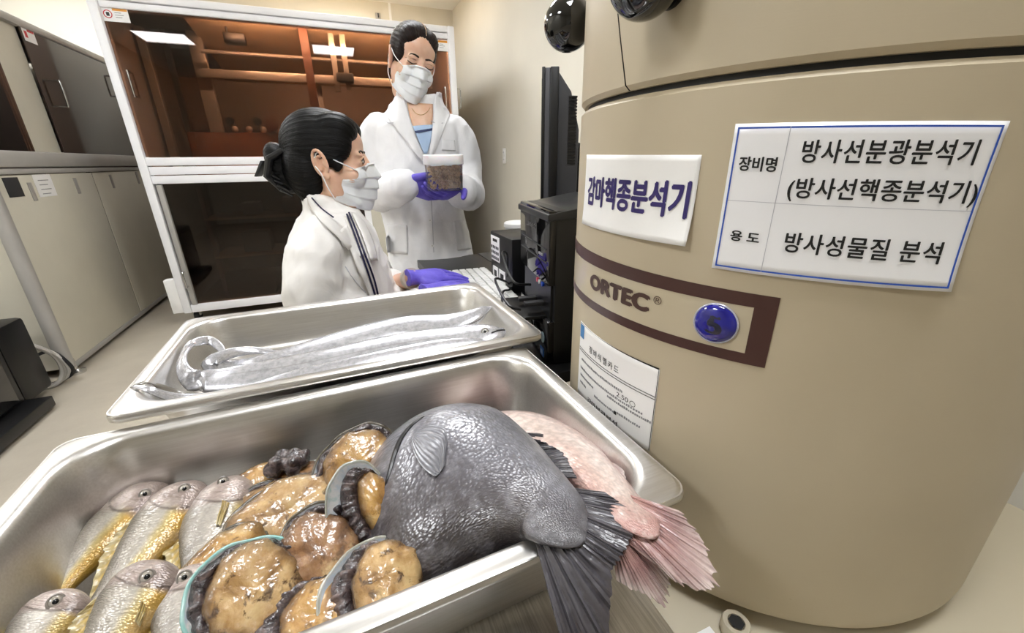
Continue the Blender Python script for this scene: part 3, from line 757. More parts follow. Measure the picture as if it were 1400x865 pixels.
def strip(a, b, k0, k1, mat, name='border_line'):
    nu, nv = max(2, int(abs(b-a)/3)), max(2, int(abs(k1-k0)*14))
    g = G().grid(lambda u, v: cmm(lerp(a, b, u), zl(lerp(a, b, u), lerp(k0, k1, v)), soff(lerp(a, b, u), lerp(k0, k1, v))+.0004), nu, nv)
    return mk(name, g, mat, R, smooth=180)
e = 2.3/106; s_ = 1.1
strip(898.8, 1039.7, 1-e-.011, 1-e, m_blue); strip(898.8, 1039.7, e, e+.011, m_blue)
strip(898.8, 898.8+s_, e, 1-e, m_blue); strip(1039.7-s_, 1039.7, e, 1-e, m_blue)
strip(899.9, 1038.6, .50, .5035, m_hair, 'rule_line'); strip(931.0, 931.4, e, 1-e, m_hair, 'rule_line')
def stext(body, a, b, z0, z1, bold, dz=0., spacing=1.):
    ctext(body, a, b, z0, z1, m_ink, R, bold=bold, dz=dz, spacing=spacing, offn=lambda mm, z: soff(mm, (z-1.066)/.105)+.0006)
stext('방사선분광분석기', 940.5, 1031, 1.1466, 1.1612, .0002, -.0025, 1.1)
stext('(방사선핵종분석기)', 937, 1038.5, 1.1212, 1.1372, .0002, -.002, 1.06)
stext('장비명', 903.3, 927.5, 1.1415, 1.1515, .0003, -.001)
stext('용 도', 906, 926, 1.0905, 1.0985, .0003, -.001)
stext('방사성물질 분석', 942, 1030, 1.0855, 1.1, .0002, -.0025, 1.1)
R = sheet('analyser_sign', 'white paper sign with large navy Korean lettering above the nameplate', 716, 875.4, (1.156, 1.153), (1.082, 1.0825), .007)
def gtext():
    g = fit_text(text_g('감마핵종분석기', .01, .00042), 0, 1, 0, 1); split_long(g, .02)
    for p in g.v:
        a = lerp(729, 871.5, p.x); z = lerp(1.1035, 1.1335, p.y)+.001*(1-p.x)
        f = (a-716)/159.4; k_ = (z-1.0822)/.0725
        q = cmm(a, z, .0007+.007*(1-k_)**3*(.3+.7*f*f)+.0006); p.x, p.y, p.z = q
    mk('lettering', g, flat('2a1a63', .5, name='navy_print'), R, smooth=0)
gtext()
R = sheet('equipment_card', 'white equipment identification card with blue corner mark below the nameplate', 725, 864, (.9635, .9605), (.864, .8645), 0.)
q = mk('corner_mark', cpatch(727, 739, lambda u: .944, lambda u: .961, .0012, nu=4), flat('2a7ab8', .4), R)
ctext('장비식별카드', 757, 815, .935, .944, m_ink, R, bold=.0001, off=.0013, spacing=1.4, dz=-.001)
for z in (.9295, .9265): mk('rule_line', cpatch(727, 863, lambda u: z, lambda u: z+.0006, .0012, nu=30), m_ink, R)
mk('rule_line', cpatch(863, 863.5, lambda u: .866, lambda u: .960, .0012, nu=2, nv=6), m_ink, R)
mk('rule_line', cpatch(727, 863.5, lambda u: .9622, lambda u: .9628-.0022*u, .0012, nu=30), m_ink, R)
rr = random.Random(3)
for i, (a, b, z, th) in enumerate(((736, 822, .915, .003), (734, 850, .903, .003), (735, 770, .893, .003), (800, 860, .898, .003), (735, 752, .883, .003), (775, 812, .884, .003), (818, 850, .886, .003))):
    x = a
    while x < b:
        wd = rr.uniform(1.2, 2.6); mk('print_mark', cpatch(x, x+wd, lambda u: z, lambda u: z+th*rr.uniform(.6, 1), .0012, nu=1, nv=1), m_grey, R, smooth=0); x += wd+rr.uniform(.6, 1.4)
ctext('2.50', 815, 832, .9075, .913, m_ink, R, off=.0014, name='handwriting'); 
g = G(); c0 = 838.
g.grid(lambda u, v: cmm(c0+(3.2+v*.6)*math.cos(2*PI*u), .9095+(.0028+v*.0006)*math.sin(2*PI*u), .0014), 24, 1); mk('stamp_ring', g, m_ink, R, smooth=0)
mk('check_box', cpatch(813, 817, lambda u: .8835, lambda u: .8875, .0013, nu=1, nv=1), m_ink, R, smooth=0)
ctext('감마분광분석', 760, 820, .868, .876, m_ink, R, bold=.0002, off=.0014)

# ================================================================== STEEL BENCH AND TRAYS
def steel(name, col='cbc8c4', rough=.33, str_=.04, sc=(2, 60, 60)):
    t = NT(name); co = t.coord(scale=sc); a = t.noise(co, 8, 4); b = t.noise(t.coord(), 9, 4)
    sp = t.ramp(t.noise(t.coord(), 14, 5, .7), [(.55, (0, 0, 0, 1)), (.75, (1, 1, 1, 1))])
    c = t.ramp(a, [(.3, col), (.7, 'd8d6d3')]); c = t.mix(t.math('MULTIPLY', sp, .12), c, '9a958f')
    rg = t.math('ADD', t.math('MULTIPLY', b, .16), rough-.06)
    return t.bsdf(c, rg, 1.0, bump=a, bstr=str_, bdist=.001)
m_steel = steel('stainless_tray'); m_bench = steel('brushed_bench', 'b0aeac', .34, .12, (80, 3, 80))
BZ = .785
R = thing('steel_bench', 'brushed stainless steel bench under the two fish trays', 'bench', (-.02, .48, 0))
mk('bench_top', G().box((-.25, .10, BZ-.025), (.205, .80, BZ)), m_bench, R, bev=.003)
for xx in (-.22, .15):
    for yy in (.14, .74): mk('leg', G().box((xx, yy, 0), (xx+.03, yy+.03, BZ-.025)), m_bench, R, bev=.003)
mk('lower_shelf', G().box((-.23, .12, .2), (.19, .78, .215)), m_bench, R, bev=.002)

def rrect(hx, hy, r, n=8):
    pts = []
    for cx, cy, a0 in ((hx-r, hy-r, 0), (-hx+r, hy-r, PI/2), (-hx+r, -hy+r, PI), (hx-r, -hy+r, 1.5*PI)):
        for i in range(n+1):
            a = a0+PI/2*i/n; pts.append((cx+r*math.cos(a), cy+r*math.sin(a)))
    return pts
def tray(name, label, c, rot, zr, zb, HX=.265, HY=.1625):
    """gastronorm pan: flat bottom, tapered walls, wide flange with a turned down, stepped lip"""
    R = thing(name, label, 'tray', (c[0], c[1], zb), rot, group=None)
    M = Matrix.Translation(V(c[0], c[1], 0)) @ Matrix.Rotation(rot, 4, 'Z')
    d = zr-zb; fl = .017
    prof = [(HX-.003, HY-.003, .012, zr-.012), (HX-.0005, HY-.0005, .013, zr-.009), (HX, HY, .014, zr-.0045), (HX-.0015, HY-.0015, .016, zr-.001), (HX-.004, HY-.004, .018, zr-.0005),
            (HX-fl+.004, HY-fl+.004, .045, zr), (HX-fl, HY-fl, .046, zr-.0015), (HX-fl-.003, HY-fl-.003, .047, zr-.006),
            (HX-fl-.006, HY-fl-.006, .046, zr-.02), (HX-fl-.011, HY-fl-.011, .044, zr-d*.45), (HX-fl-.016, HY-fl-.016, .042, zb+.022), (HX-fl-.019, HY-fl-.019, .04, zb+.010), (HX-fl-.026, HY-fl-.026, .036, zb+.003), (HX-fl-.036, HY-fl-.036, .03, zb+.0012)]
    g = G(); rings = [[M @ V(x, y, z) for x, y in rrect(hx, hy, r, 10)] for hx, hy, r, z in prof]
    g.loft(rings, caps=False); n = len(rings[0]); base = len(g.v)-n
    g.f.append(tuple(range(base, base+n)))
    # underside skin so that the sheet has thickness
    pr2 = [(hx-.001 if i < 3 else hx+.0012, hy-.001 if i < 3 else hy+.0012, r, z-(.001 if i > 3 else 0)) for i, (hx, hy, r, z) in enumerate(prof)]
    pr2[-1] = (pr2[-1][0], pr2[-1][1], pr2[-1][2], zb); pr2[-2] = (pr2[-2][0], pr2[-2][1], pr2[-2][2], zb+.001)
    r2 = [[M @ V(x, y, z) for x, y in rrect(hx, hy, r, 10)] for hx, hy, r, z in pr2]
    o0 = len(g.v); g.loft(r2, caps=False); g.f.append(tuple(o0+(len(r2)-1)*n+j for j in reversed(range(n))))
    for j in range(n): g.f.append((j, (j+1) % n, o0+(j+1) % n, o0+j))
    mk('pan', g, m_steel, R, smooth=50); return R, M
NR, NM = tray('near_tray', 'steel tray of croakers, abalones and two large fish', (-.031, .348), math.radians(2.4), .888, BZ)
FR, FM_ = tray('far_tray', 'steel tray holding only silver hairtail fish', (-.008, .674), math.radians(1.6), .9025, .834)
# ================================================================== SEAFOOD
from mathutils import noise as mnoise
UPV = V(0, 0, 1)
def tocam(p): return (CC-Vector(p)).normalized()
def wet(t, col, bump, bstr, rough=.28, bdist=.0015, metal=0., coat=.5, **kw):
    return t.bsdf(col, rough, metal, bump=bump, bstr=bstr, bdist=bdist, Coat_Weight=coat, Coat_Roughness=.12, **kw)
def fish_mat(name, stops, scale=(90, 30), bstr=.25, head=None, head_s=.25, blotch=None, metal=.25, rough=.3, spots=None, patch=.25, coat=.5, tailc=None):
    """stops over d (0 belly .. 1 back); coord = (s, cos a, a/pi)"""
    t = NT(name); at_ = t.coord('Attr'); X, Y, Z = t.sep(at_)
    nz = t.noise(t.coord(), 30, 5, .6)
    d = t.math('ADD', t.math('MULTIPLY', Y, .5), .5); d = t.math('ADD', d, t.math('MULTIPLY', t.math('SUBTRACT', nz, .5), .25))
    c = t.ramp(d, stops); bl2 = t.noise(t.coord(), 110, 5, .7); c = t.mix(t.math('MULTIPLY', t.ramp(bl2, [(.35, (1, 1, 1, 1)), (.55, (0, 0, 0, 1))]), .35), c, t.mix(.55, c, '3b2f26'))
    if head:
        hm = t.math('ADD', X, t.math('MULTIPLY', t.math('SUBTRACT', nz, .5), .08))
        c = t.mix(t.ramp(hm, [(head_s-.02, (1, 1, 1, 1)), (head_s+.03, (0, 0, 0, 1))]), c, t.ramp(nz, [(.3, head[0]), (.7, head[1])]))
    vec = t.n('ShaderNodeCombineXYZ'); t.l(t.math('MULTIPLY', X, scale[0]), vec.inputs[0]); t.l(t.math('MULTIPLY', Z, scale[1]), vec.inputs[1])
    sc = t.voro(vec.outputs[0], 1., 'F1'); edge = t.ramp(sc, [(.3, (0, 0, 0, 1)), (.65, (1, 1, 1, 1))])
    c = t.mix(t.math('MULTIPLY', edge, patch), c, t.mix(.5, c, '3a3632'))
    big = t.noise(t.coord(), 55, 6, .65)
    gst = None
    if head:
        yy = t.math('ADD', Y, .15); sb = t.math('SUBTRACT', head_s+.01, t.math('MULTIPLY', t.math('MULTIPLY', yy, yy), .09))
        dl = t.math('DIVIDE', t.math('SUBTRACT', X, sb), .013); ln = t.math('SUBTRACT', 1., t.math('ABSOLUTE', dl), clamp=True)
        c = t.mix(t.math('MULTIPLY', ln, .75), c, '4a3c36'); gst = t.math('SUBTRACT', 1., t.math('ADD', dl, .5), clamp=True)
        sb2 = t.math('SUBTRACT', sb, .075); d2 = t.math('DIVIDE', t.math('SUBTRACT', X, sb2), .011); c = t.mix(t.math('MULTIPLY', t.math('SUBTRACT', 1., t.math('ABSOLUTE', d2), clamp=True), .4), c, '6a5a52')
        ml = t.math('SUBTRACT', 1., t.math('DIVIDE', t.math('ABSOLUTE', t.math('ADD', Y, .22)), .10), clamp=True)
        c = t.mix(t.math('MULTIPLY', t.math('MULTIPLY', ml, t.ramp(X, [(.06, (1, 1, 1, 1)), (.085, (0, 0, 0, 1))])), .85), c, '2c2220')
    if tailc: c = t.mix(t.ramp(t.math('ADD', X, t.math('MULTIPLY', t.math('SUBTRACT', big, .5), .1)), [(.66, (0, 0, 0, 1)), (.86, (1, 1, 1, 1))]), c, tailc)
    if blotch: c = t.mix(t.math('MULTIPLY', t.ramp(big, [(.5, (0, 0, 0, 1)), (.68, (1, 1, 1, 1))]), blotch[1]), c, blotch[0])
    if spots:
        sv = t.voro(t.coord(), spots[1]); c = t.mix(t.ramp(sv, [(.1, (1, 1, 1, 1)), (.2, (0, 0, 0, 1))]), c, spots[0])
    hgt = t.math('SUBTRACT', t.math('MULTIPLY', big, .3), t.math('MULTIPLY', sc, .9))
    if gst is not None: hgt = t.math('ADD', hgt, t.math('MULTIPLY', gst, .8))
    return wet(t, c, hgt, bstr, rough, metal=metal, coat=coat)
def fin_mat(name, c0, c1, c2, rays=40, rough=.3, bstr=.6, root=None):
    t = NT(name); X, Y, Z = t.sep(t.coord('Attr'))
    nz = t.noise(t.coord(), 60, 4); w_ = t.math('SINE', t.math('ADD', t.math('MULTIPLY', X, rays*2*PI), t.math('MULTIPLY', nz, 5)))
    c = t.mix(t.math('ADD', t.math('MULTIPLY', w_, .3), .4), c0, c1); c = t.mix(t.math('POWER', Y, 2.5), c, c2)
    if root: c = t.mix(t.ramp(Y, [(.25, (1, 1, 1, 1)), (.6, (0, 0, 0, 1))]), c, root)
    c = t.mix(t.ramp(nz, [(.45, (0, 0, 0, 1)), (.75, (.6, .6, .6, 1))]), c, c1)
    return wet(t, c, t.math('ADD', w_, nz), bstr, rough, bdist=.0008, coat=.4)

def fish_body(st, n=46, m=28, expo=.85, gill=None, lump=0.):
    """st: key stations (centre, hd, hv, w, N) head -> tail"""
    C_ = crom([tuple(s[0]) for s in st], n); A = crom([(s[1], s[2], s[3]) for s in st], n); Nn = crom([tuple(s[4]) for s in st], n)
    C_ = [Vector(c) for c in C_]; rings = []; cs = []; fr = []
    for i in range(n):
        tg = (C_[min(i+1, n-1)]-C_[max(i-1, 0)]).normalized(); N = Vector(Nn[i]); N = (N-tg*N.dot(tg)).normalized(); D = N.cross(tg)
        hd, hv, w_ = [max(.0004, x) for x in A[i]]; s = i/(n-1)
        if gill: w_ *= 1+.05*sstep(.04, gill-.03, s)*(1-sstep(gill, gill+.035, s)); 
        ring = []; cc = []
        for k in range(m):
            a = 2*PI*k/m; ca, sa = math.cos(a), math.sin(a)
            h = hd if ca > 0 else hv
            x = h*math.copysign(abs(ca)**.95, ca); y = w_*math.copysign(abs(sa)**expo, sa)
            y += lump*math.sin(s*23+a*2)*w_*.04
            ring.append(C_[i]+D*x+N*y); cc.append((s, ca, a/PI))
        rings.append(ring); cs.append(cc); fr.append((C_[i], tg, D, N, hd, hv, w_))
    g = G(); g.loft(rings, coords=cs); return g, fr
def fan(root, tip, nr=30, nt=10, th=.0012, ridge=.0006, rays=14, jag=.0, nrm=None, seed=1):
    """fin: root polyline and tip polyline, rays run root -> tip"""
    A = cpath(root, nr+1); B = cpath(tip, nr+1); rr = random.Random(seed); J = [rr.uniform(-1, 1)*jag for _ in range(nr+1)]
    g = G()
    def P(u, v):
        i = min(nr, int(round(u*nr))); a, b = A[i], B[i]; q = a+(b-a)*(v*(1+J[i]))
        n_ = nrm if nrm is not None else UPV
        fo = mnoise.noise(V(u*6, v*1.2, seed*3.7))
        return q+n_*(ridge*math.sin(u*rays*2*PI+fo)*(.4+.6*v)+math.sin(v*PI)*.002+min(.003, (b-a).length*.06)*fo*v)
    g.grid(P, nr, nt, th); return g
def surf(tree, u, v, off=0.):
    r = ray(u, v).normalized(); h = tree.ray_cast(CC, r)
    if h[0] is None: return None
    return h[0]-r*off
def hug(tree, pix, wd, off=.0006, n=24):
    """narrow strip lying on a surface, following pixel points"""
    pts = crom([(p[0], p[1]) for p in pix], n); P = [surf(tree, u, v, off) for u, v in pts]; P = [p for p in P if p is not None]
    return P
def eye(tree, u, v, r, root, ringcol='b9b2a8', pupil='0a0a0c', sink=.45):
    p = surf(tree, u, v); 
    if p is None: return
    d = tocam(p); c = p-d*r*sink
    z_ = d; x_ = z_.cross(UPV).normalized(); y_ = z_.cross(x_); M = Matrix((x_, y_, z_)).transposed()
    e_ = mk('eye', G().ball(c, (r, r, r), 20, 12, M), flat(ringcol, .1, .3, bump=0, name='fish_eye_ring'), root)
    mk('pupil', G().ball(c+d*r*.35, (r*.62, r*.62, r*.72), 16, 10, M), flat(pupil, .03, bump=0, name='fish_pupil'), e_)
    g = G(); g.tube([c+d*r*.55+x_*math.cos(q)*r*.95+y_*math.sin(q)*r*.95 for q in [2*PI*i/20 for i in range(21)]], r*.16, 6)
    mk('eye_rim', g, flat('8f8780', .3, name='eye_rim'), e_)

# ---------------------------------------------------- croakers
m_croak = fish_mat('croaker_skin', [(.0, 'b08a38'), (.2, 'c29a48'), (.32, 'cbb67c'), (.45, 'bfb8ac'), (.65, 'a59d92'), (.85, '7f786d'), (1, '5f594f')], (80, 26), .35, ('6f605a', 'b3a29a'), .36, ('d9cec2', .3), metal=.22, rough=.3, coat=.45)
m_croak2 = fish_mat('croaker_skin_pale', [(.0, 'b8964a'), (.16, 'c4ac70'), (.3, 'c9c1b5'), (.6, 'b3aca3'), (.85, '8d867c'), (1, '6b645b')], (80, 26), .35, ('7a6a62', 'bfaea6'), .36, ('ddd4ca', .35), metal=.22, rough=.3, coat=.45)
m_finY = fin_mat('croaker_fin', 'b99a4a', '8a7a52', 'c7b98f', 9)
m_lip = flat('b59c92', .3, name='fish_lip'); m_dark = flat('141214', .3, name='dark_slit')
def croaker(label, pts, hh, ww, up, mat, dors=1, eyepx=None, tail=True, pec=None, mouth=None, gillpx=None):
    """pts: (u, v, z) snout -> tail base"""
    P = [onz(u, v, z) for u, v, z in pts]; path = cpath(P, 10)
    S = [0, .035, .09, .17, .27, .42, .58, .74, .88, 1.]; H = [.10, .33, .57, .83, 1, .97, .78, .52, .33, .27]; W = [.2, .5, .74, .95, 1.02, .93, .72, .46, .27, .17]
    dens = cpath(P, 101); st = []
    for s, h, w_ in zip(S, H, W):
        c = dens[int(round(s*100))]; st.append((c, hh*h*(.92 if dors > 0 else 1), hh*h*(1 if dors > 0 else .92), ww*w_, Vector(up)*dors))
    # stations are not evenly spaced in s: resample evenly
    ev = []
    for i in range(25):
        s = i/24; k_ = max(j for j in range(len(S)) if S[j] <= s+1e-9); k_ = min(k_, len(S)-2); f = (s-S[k_])/(S[k_+1]-S[k_])
        a, b = st[k_], st[k_+1]; ev.append((dens[int(round(s*100))], lerp(a[1], b[1], f), lerp(a[2], b[2], f), lerp(a[3], b[3], f), a[4]))
    g, fr = fish_body(ev, 60, 26, .8, gill=.235)
    c0 = sum(P, V(0, 0, 0))/len(P)
    R = thing('croaker', label, 'fish', tuple(c0), group='croakers in the near tray')
    mk('body', g, mat, R, smooth=180)
    tr = bvh(g)
    if eyepx: eye(tr, *eyepx, .0048, R)
    if pec:
        a, b, c, d = pec
        rt = [surf(tr, *a, .0015), surf(tr, *b, .0015)]; tp = [surf(tr, *c, .003), surf(tr, *d, .003)]
        if all(rt+tp): mk('pectoral_fin', fan([rt[0], (rt[0]+rt[1])/2, rt[1]], [tp[0], (tp[0]+tp[1])/2, tp[1]], 16, 6, .0008, .0003, 6, .05, tocam(rt[0])), m_finY, R)
    c, tg, D, N, hd, hv, w_ = fr[-1]
    if tail:
        e = tg; L_ = hh*1.3
        mk('tail_fin', fan([c+D*hd*.8-e*.004, c-e*.004, c-D*hv*.8-e*.004], [c+e*L_+D*hh*.75, c+e*L_*.8, c+e*L_-D*hh*.75], 20, 8, .001, .0004, 8, .06, N), m_finY, R)
    # dorsal fin lying folded along the back
    idx = range(14, 50); sd = 1
    rt = [fr[i][0]+fr[i][2]*fr[i][4]*.97*sd for i in idx]; tp = [fr[i][0]+fr[i][2]*(fr[i][4]+hh*.28*math.sin(PI*(j+1)/len(idx)))*sd+fr[i][1]*.008 for j, i in enumerate(idx)]
    mk('dorsal_fin', fan(rt, tp, 36, 4, .0008, .0003, 12, .1, fr[25][3]), m_finY, R)
    return R
nup = V(-.15, -.35, .93)
croaker('silver croaker lying closest to the tray wall with round glassy eye', [(230, 664, .826), (190, 690, .826), (140, 738, .822), (95, 790, .815), (50, 850, .81)], .027, .016, nup, m_croak, -1, (198, 675), mouth=[(228, 665), (219, 668), (213, 675)], gillpx=[(178, 690), (186, 700), (192, 716), (186, 722)], pec=((180, 712), (186, 722), (160, 742), (168, 752)))
croaker('long yellow bellied croaker between two silver croakers', [(276, 662, .836), (248, 690, .836), (212, 735, .832), (168, 790, .828), (110, 862, .822)], .030, .018, V(-.05, -.38, .92), m_croak, -1, (252, 668), mouth=[(276, 664), (270, 668), (266, 674)], gillpx=[(226, 690), (236, 698), (248, 702), (255, 700)])
croaker('short plump silver croaker beside the abalone pile', [(322, 655, .832), (310, 685, .832), (292, 725, .83), (275, 765, .825), (262, 800, .82)], .031, .018, V(.08, -.35, .93), m_croak2, -1, (305, 658), mouth=[(322, 652), (318, 660), (318, 668)], gillpx=[(292, 678), (304, 690), (318, 690), (326, 684)], pec=((304, 684), (314, 688), (296, 716), (302, 718)))
croaker('croaker at the tray corner showing only its blunt brown head', [(108, 812, .842), (85, 835, .842), (55, 870, .84), (10, 930, .835), (-50, 1010, .83)], .026, .016, V(-.12, -.35, .93), m_croak2, -1, (76, 822), tail=False, gillpx=[(70, 858), (84, 862), (96, 868)])
croaker('croaker with pale gold gill cover lying over the yellow bellied one', [(231, 779, .85), (208, 801, .852), (176, 842, .85), (135, 898, .845), (80, 970, .84)], .028, .018, V(-.02, -.4, .91), m_croak, -1, (201, 788), tail=False, mouth=[(234, 782), (228, 790), (228, 800)], gillpx=[(160, 812), (178, 822), (196, 836), (204, 852)], pec=((192, 822), (200, 832), (186, 848), (192, 856)))
croaker('croaker wedged upright against the first abalone', [(264, 780, .846), (260, 803, .846), (253, 845, .844), (244, 900, .84), (232, 960, .835)], .022, .015, V(.1, -.4, .91), m_croak2, -1, (252, 789), tail=False, gillpx=[(236, 812), (246, 820), (258, 818)])

# ---------------------------------------------------- big dark fish and red fish
m_big = fish_mat('dark_fish_skin', [(0, '2f2a2c'), (.25, '4a4549'), (.5, '66646b'), (.75, '7b7b83'), (1, '6d6d74')], (105, 70), .42, None, 0, ('a2a0a6', .3), metal=.1, rough=.3, patch=.45, coat=.6, tailc='464347')
m_bfin = fin_mat('dark_fish_fin', '3a383b', '626067', '413d40', 16, .25, .8, '4b484c')
big = thing('dark_fish', 'large deep bodied dark grey fish with its tail over the tray rim', 'fish', (.06, .32, .80))
NB = V(.05, -.45, .9)
st = [(onz(534, 694, .802), .012, .015, .02, V(-.5, -.3, .8)), (onz(546, 682, .82), .046, .052, .043, V(-.35, -.35, .85)), (onz(570, 670, .842), .076, .084, .051, V(-.15, -.42, .9)),
      (onz(605, 668, .853), .091, .094, .053, NB), (onz(645, 672, .862), .088, .088, .048, NB), (onz(685, 678, .872), .066, .067, .038, NB),
      (onz(720, 686, .884), .043, .044, .026, NB), (onz(748, 697, .895), .030, .030, .016, V(.05, -.55, .83)), (onz(762, 708, .898), .027, .029, .009, V(.1, -.62, .78)), (onz(775, 721, .899), .021, .024, .005, V(.1, -.66, .75)), (onz(787, 734, .899), .012, .014, .0025, V(.1, -.68, .73)), (onz(796, 744, .898), .003, .003, .001, V(.1, -.68, .73))]
g, fr = fish_body(st, 72, 40, .8, lump=.4); trb = bvh(g)
mk('body', g, m_big, big, smooth=180)
# gill slit and operculum edge
q = hug(trb, [(580, 569), (563, 582), (549, 600), (540, 622), (533, 646), (527, 664)], .001, -.0008, 30)
mk('gill_slit', G().tube(q, [.0008+.0022*math.sin(PI*i/(len(q)-1))**.6 for i in range(len(q))], 8), m_dark, big)
# pectoral fin pressed on the flank
def leaf(tree, outline_a, outline_b, off, n=18, m=10, ridge=.0007, rays=9, th=.001):
    A = crom(outline_a, n+1); B = crom(outline_b, n+1); g = G()
    def P(u, v):
        i = int(round(u*n)); p = (1-v)*A[i]+v*B[i]; q = surf(tree, p[0], p[1], 0)
        if q is None: q = at(p[0], p[1], .42)
        return q+tocam(q)*(off*(.35+.65*math.sin(PI*min(1, v*.8+.2))*math.sin(PI*min(1, max(0, u*.9+.05))))+ridge*math.sin(v*rays*2*PI)*u)
    g.grid(P, n, m, th, cfn=lambda u, v: (v, u, 0)); return g
mk('pectoral_fin', leaf(trb, [(562, 598), (566, 618), (576, 636), (592, 650), (600, 648)], [(568, 590), (584, 582), (600, 582), (611, 592), (608, 636)], .006), fin_mat('pectoral_membrane', '6d6d72', '8d8d94', '5b5b60', 9, .22, .5), big)
# fins along the back
def fin_px(name, root_, tip, mat, parent, nr=34, nt=8, rays=14, jag=.06, th=.0012, ridge=.0007, nrm=None, seed=1):
    A = [onz(*p) for p in root_]; B = [onz(*p) for p in tip]
    return mk(name, fan(A, B, nr, nt, th, ridge, rays, jag, nrm or tocam(A[0]), seed), mat, parent)
fin_px('dorsal_fin', [(612, 567, .874), (640, 574, .876), (668, 590, .878)], [(606, 560, .876), (640, 565, .879), (676, 581, .881)], m_bfin, big, rays=8)
fin_px('rear_fin', [(705, 598, .868), (725, 622, .876), (742, 650, .884)], [(733, 600, .886), (768, 618, .89), (789, 652, .892)], m_bfin, big, rays=9, jag=.04)
# forked tail fin hanging outside the rim
fin_px('tail_fin', [(766, 664, .9), (768, 682, .901), (766, 700, .901), (758, 716, .901), (744, 724, .9), (728, 728, .898)],
       [(826, 672, .902), (864, 704, .9), (856, 750, .897), (836, 782, .888), (830, 874, .862), (772, 884, .858)], m_bfin, big, nr=60, nt=14, rays=26, jag=.03, ridge=.0011, seed=5)

m_pink = fish_mat('red_fish_skin', [(0, 'cfa79c'), (.25, 'dcbfb4'), (.5, 'e0cdc3'), (.75, 'd9bfb6'), (1, 'b98f8a')], (60, 24), .6, None, 0, ('f0e8e2', .5), metal=.1, rough=.3, patch=.4, tailc='b58d86')
m_pfin = fin_mat('red_fish_fin', 'a98480', '7f5354', 'cbbbb5', 16, .25, .7, 'b58d86')
pk = thing('red_fish', 'pale pink red fish lying behind the dark fish with ragged tail', 'fish', (.17, .33, .80))
NPk = V(.15, -.35, .92)
st = [(onz(640, 588, .815), .004, .004, .004, NPk), (onz(655, 590, .82), .026, .03, .018, NPk), (onz(690, 598, .828), .042, .046, .028, NPk), (onz(735, 612, .838), .045, .05, .03, NPk), (onz(780, 632, .852), .037, .043, .026, NPk),
      (onz(812, 655, .866), .026, .032, .019, NPk), (onz(838, 678, .88), .022, .024, .013, NPk), (onz(858, 698, .89), .022, .023, .009, V(.1, -.5, .85)), (onz(874, 712, .896), .017, .019, .0045, V(.1, -.5, .85)), (onz(888, 725, .898), .010, .011, .0022, V(.1, -.5, .85)), (onz(898, 734, .898), .003, .003, .001, V(.1, -.5, .85))]
g, fr = fish_body(st, 64, 32, .8, lump=.5); trp = bvh(g)
mk('body', g, m_pink, pk, smooth=180)
q = hug(trp, [(672, 574), (678, 588), (690, 600)], .001, -.0005, 16)
if len(q) > 3: mk('gill_cut', G().tube(q, .0016, 6), flat('8e3a36', .3, name='raw_gill'), pk)
fin_px('side_fin', [(700, 590, .86), (706, 596, .862)], [(740, 592, .872), (752, 610, .874)], m_bfin, pk, nr=14, nt=6, rays=5)
fin_px('upper_fin', [(815, 628, .868), (832, 640, .872), (842, 652, .876)], [(838, 632, .874), (852, 642, .878), (856, 656, .88)], m_pfin, pk, nr=12, nt=5, rays=6)
fin_px('tail_fin', [(862, 676, .897), (868, 690, .898), (866, 706, .898), (856, 718, .897), (842, 726, .895)],
       [(930, 698, .897), (966, 748, .89), (976, 802, .882), (926, 796, .884), (898, 770, .886)], m_pfin, pk, nr=50, nt=14, rays=20, jag=.05, ridge=.0009, seed=8)
fin_px('tail_fin_lobe', [(860, 726, .894), (850, 738, .893), (838, 742, .891)], [(914, 790, .872), (905, 824, .866), (842, 792, .874)], m_pfin, pk, nr=34, nt=10, rays=14, jag=.08, ridge=.0008, seed=11)

# ---------------------------------------------------- abalones
def foot_mat(name, a, b, c, spot):
    t = NT(name); co = t.coord(); n1 = t.noise(co, 34, 6, .62, .4); n2 = t.noise(co, 210, 5, .7)
    col = t.ramp(n1, [(.33, c), (.45, a), (.56, b), (.7, 'd6ba86')])
    X, Y_, Z_ = t.sep(t.coord('Attr')); col = t.mix(t.math('MULTIPLY', t.ramp(t.math('ADD', X, t.math('MULTIPLY', t.math('SUBTRACT', n2, .5), .25)), [(.72, (0, 0, 0, 1)), (.98, (1, 1, 1, 1))]), .75), col, '4d3620'); sp = t.ramp(t.noise(co, 95, 4, .6, .6), [(.57, (0, 0, 0, 1)), (.66, (1, 1, 1, 1))]); col = t.mix(t.math('MULTIPLY', sp, spot), col, '3f2814')
    return wet(t, col, t.math('ADD', t.math('MULTIPLY', n1, .5), t.math('MULTIPLY', n2, .55)), .6, .26, bdist=.003, coat=1., cb=1.3, cbump=t.noise(co, 75, 3, .55, .4), Subsurface_Weight=.05, Subsurface_Radius=(.01, .005, .003), Subsurface_Scale=.3)
FOOT = [foot_mat('abalone_foot_gold', 'a87c3e', 'c39a58', '63431f', .65), foot_mat('abalone_foot_brown', '875f3c', 'a37a52', '4c3220', .65), foot_mat('abalone_foot_pale', 'a9824e', 'c6a470', '735230', .9)]
def mantle_mat():
    t = NT('abalone_mantle'); co = t.coord(); n1 = t.noise(co, 90, 5, .65, .5)
    col = t.ramp(n1, [(.3, '161214'), (.5, '3a2f31'), (.66, '6d5c58'), (.8, 'b5a79c')]); return wet(t, col, n1, .9, .2, bdist=.003, coat=.7)
m_mant = mantle_mat()
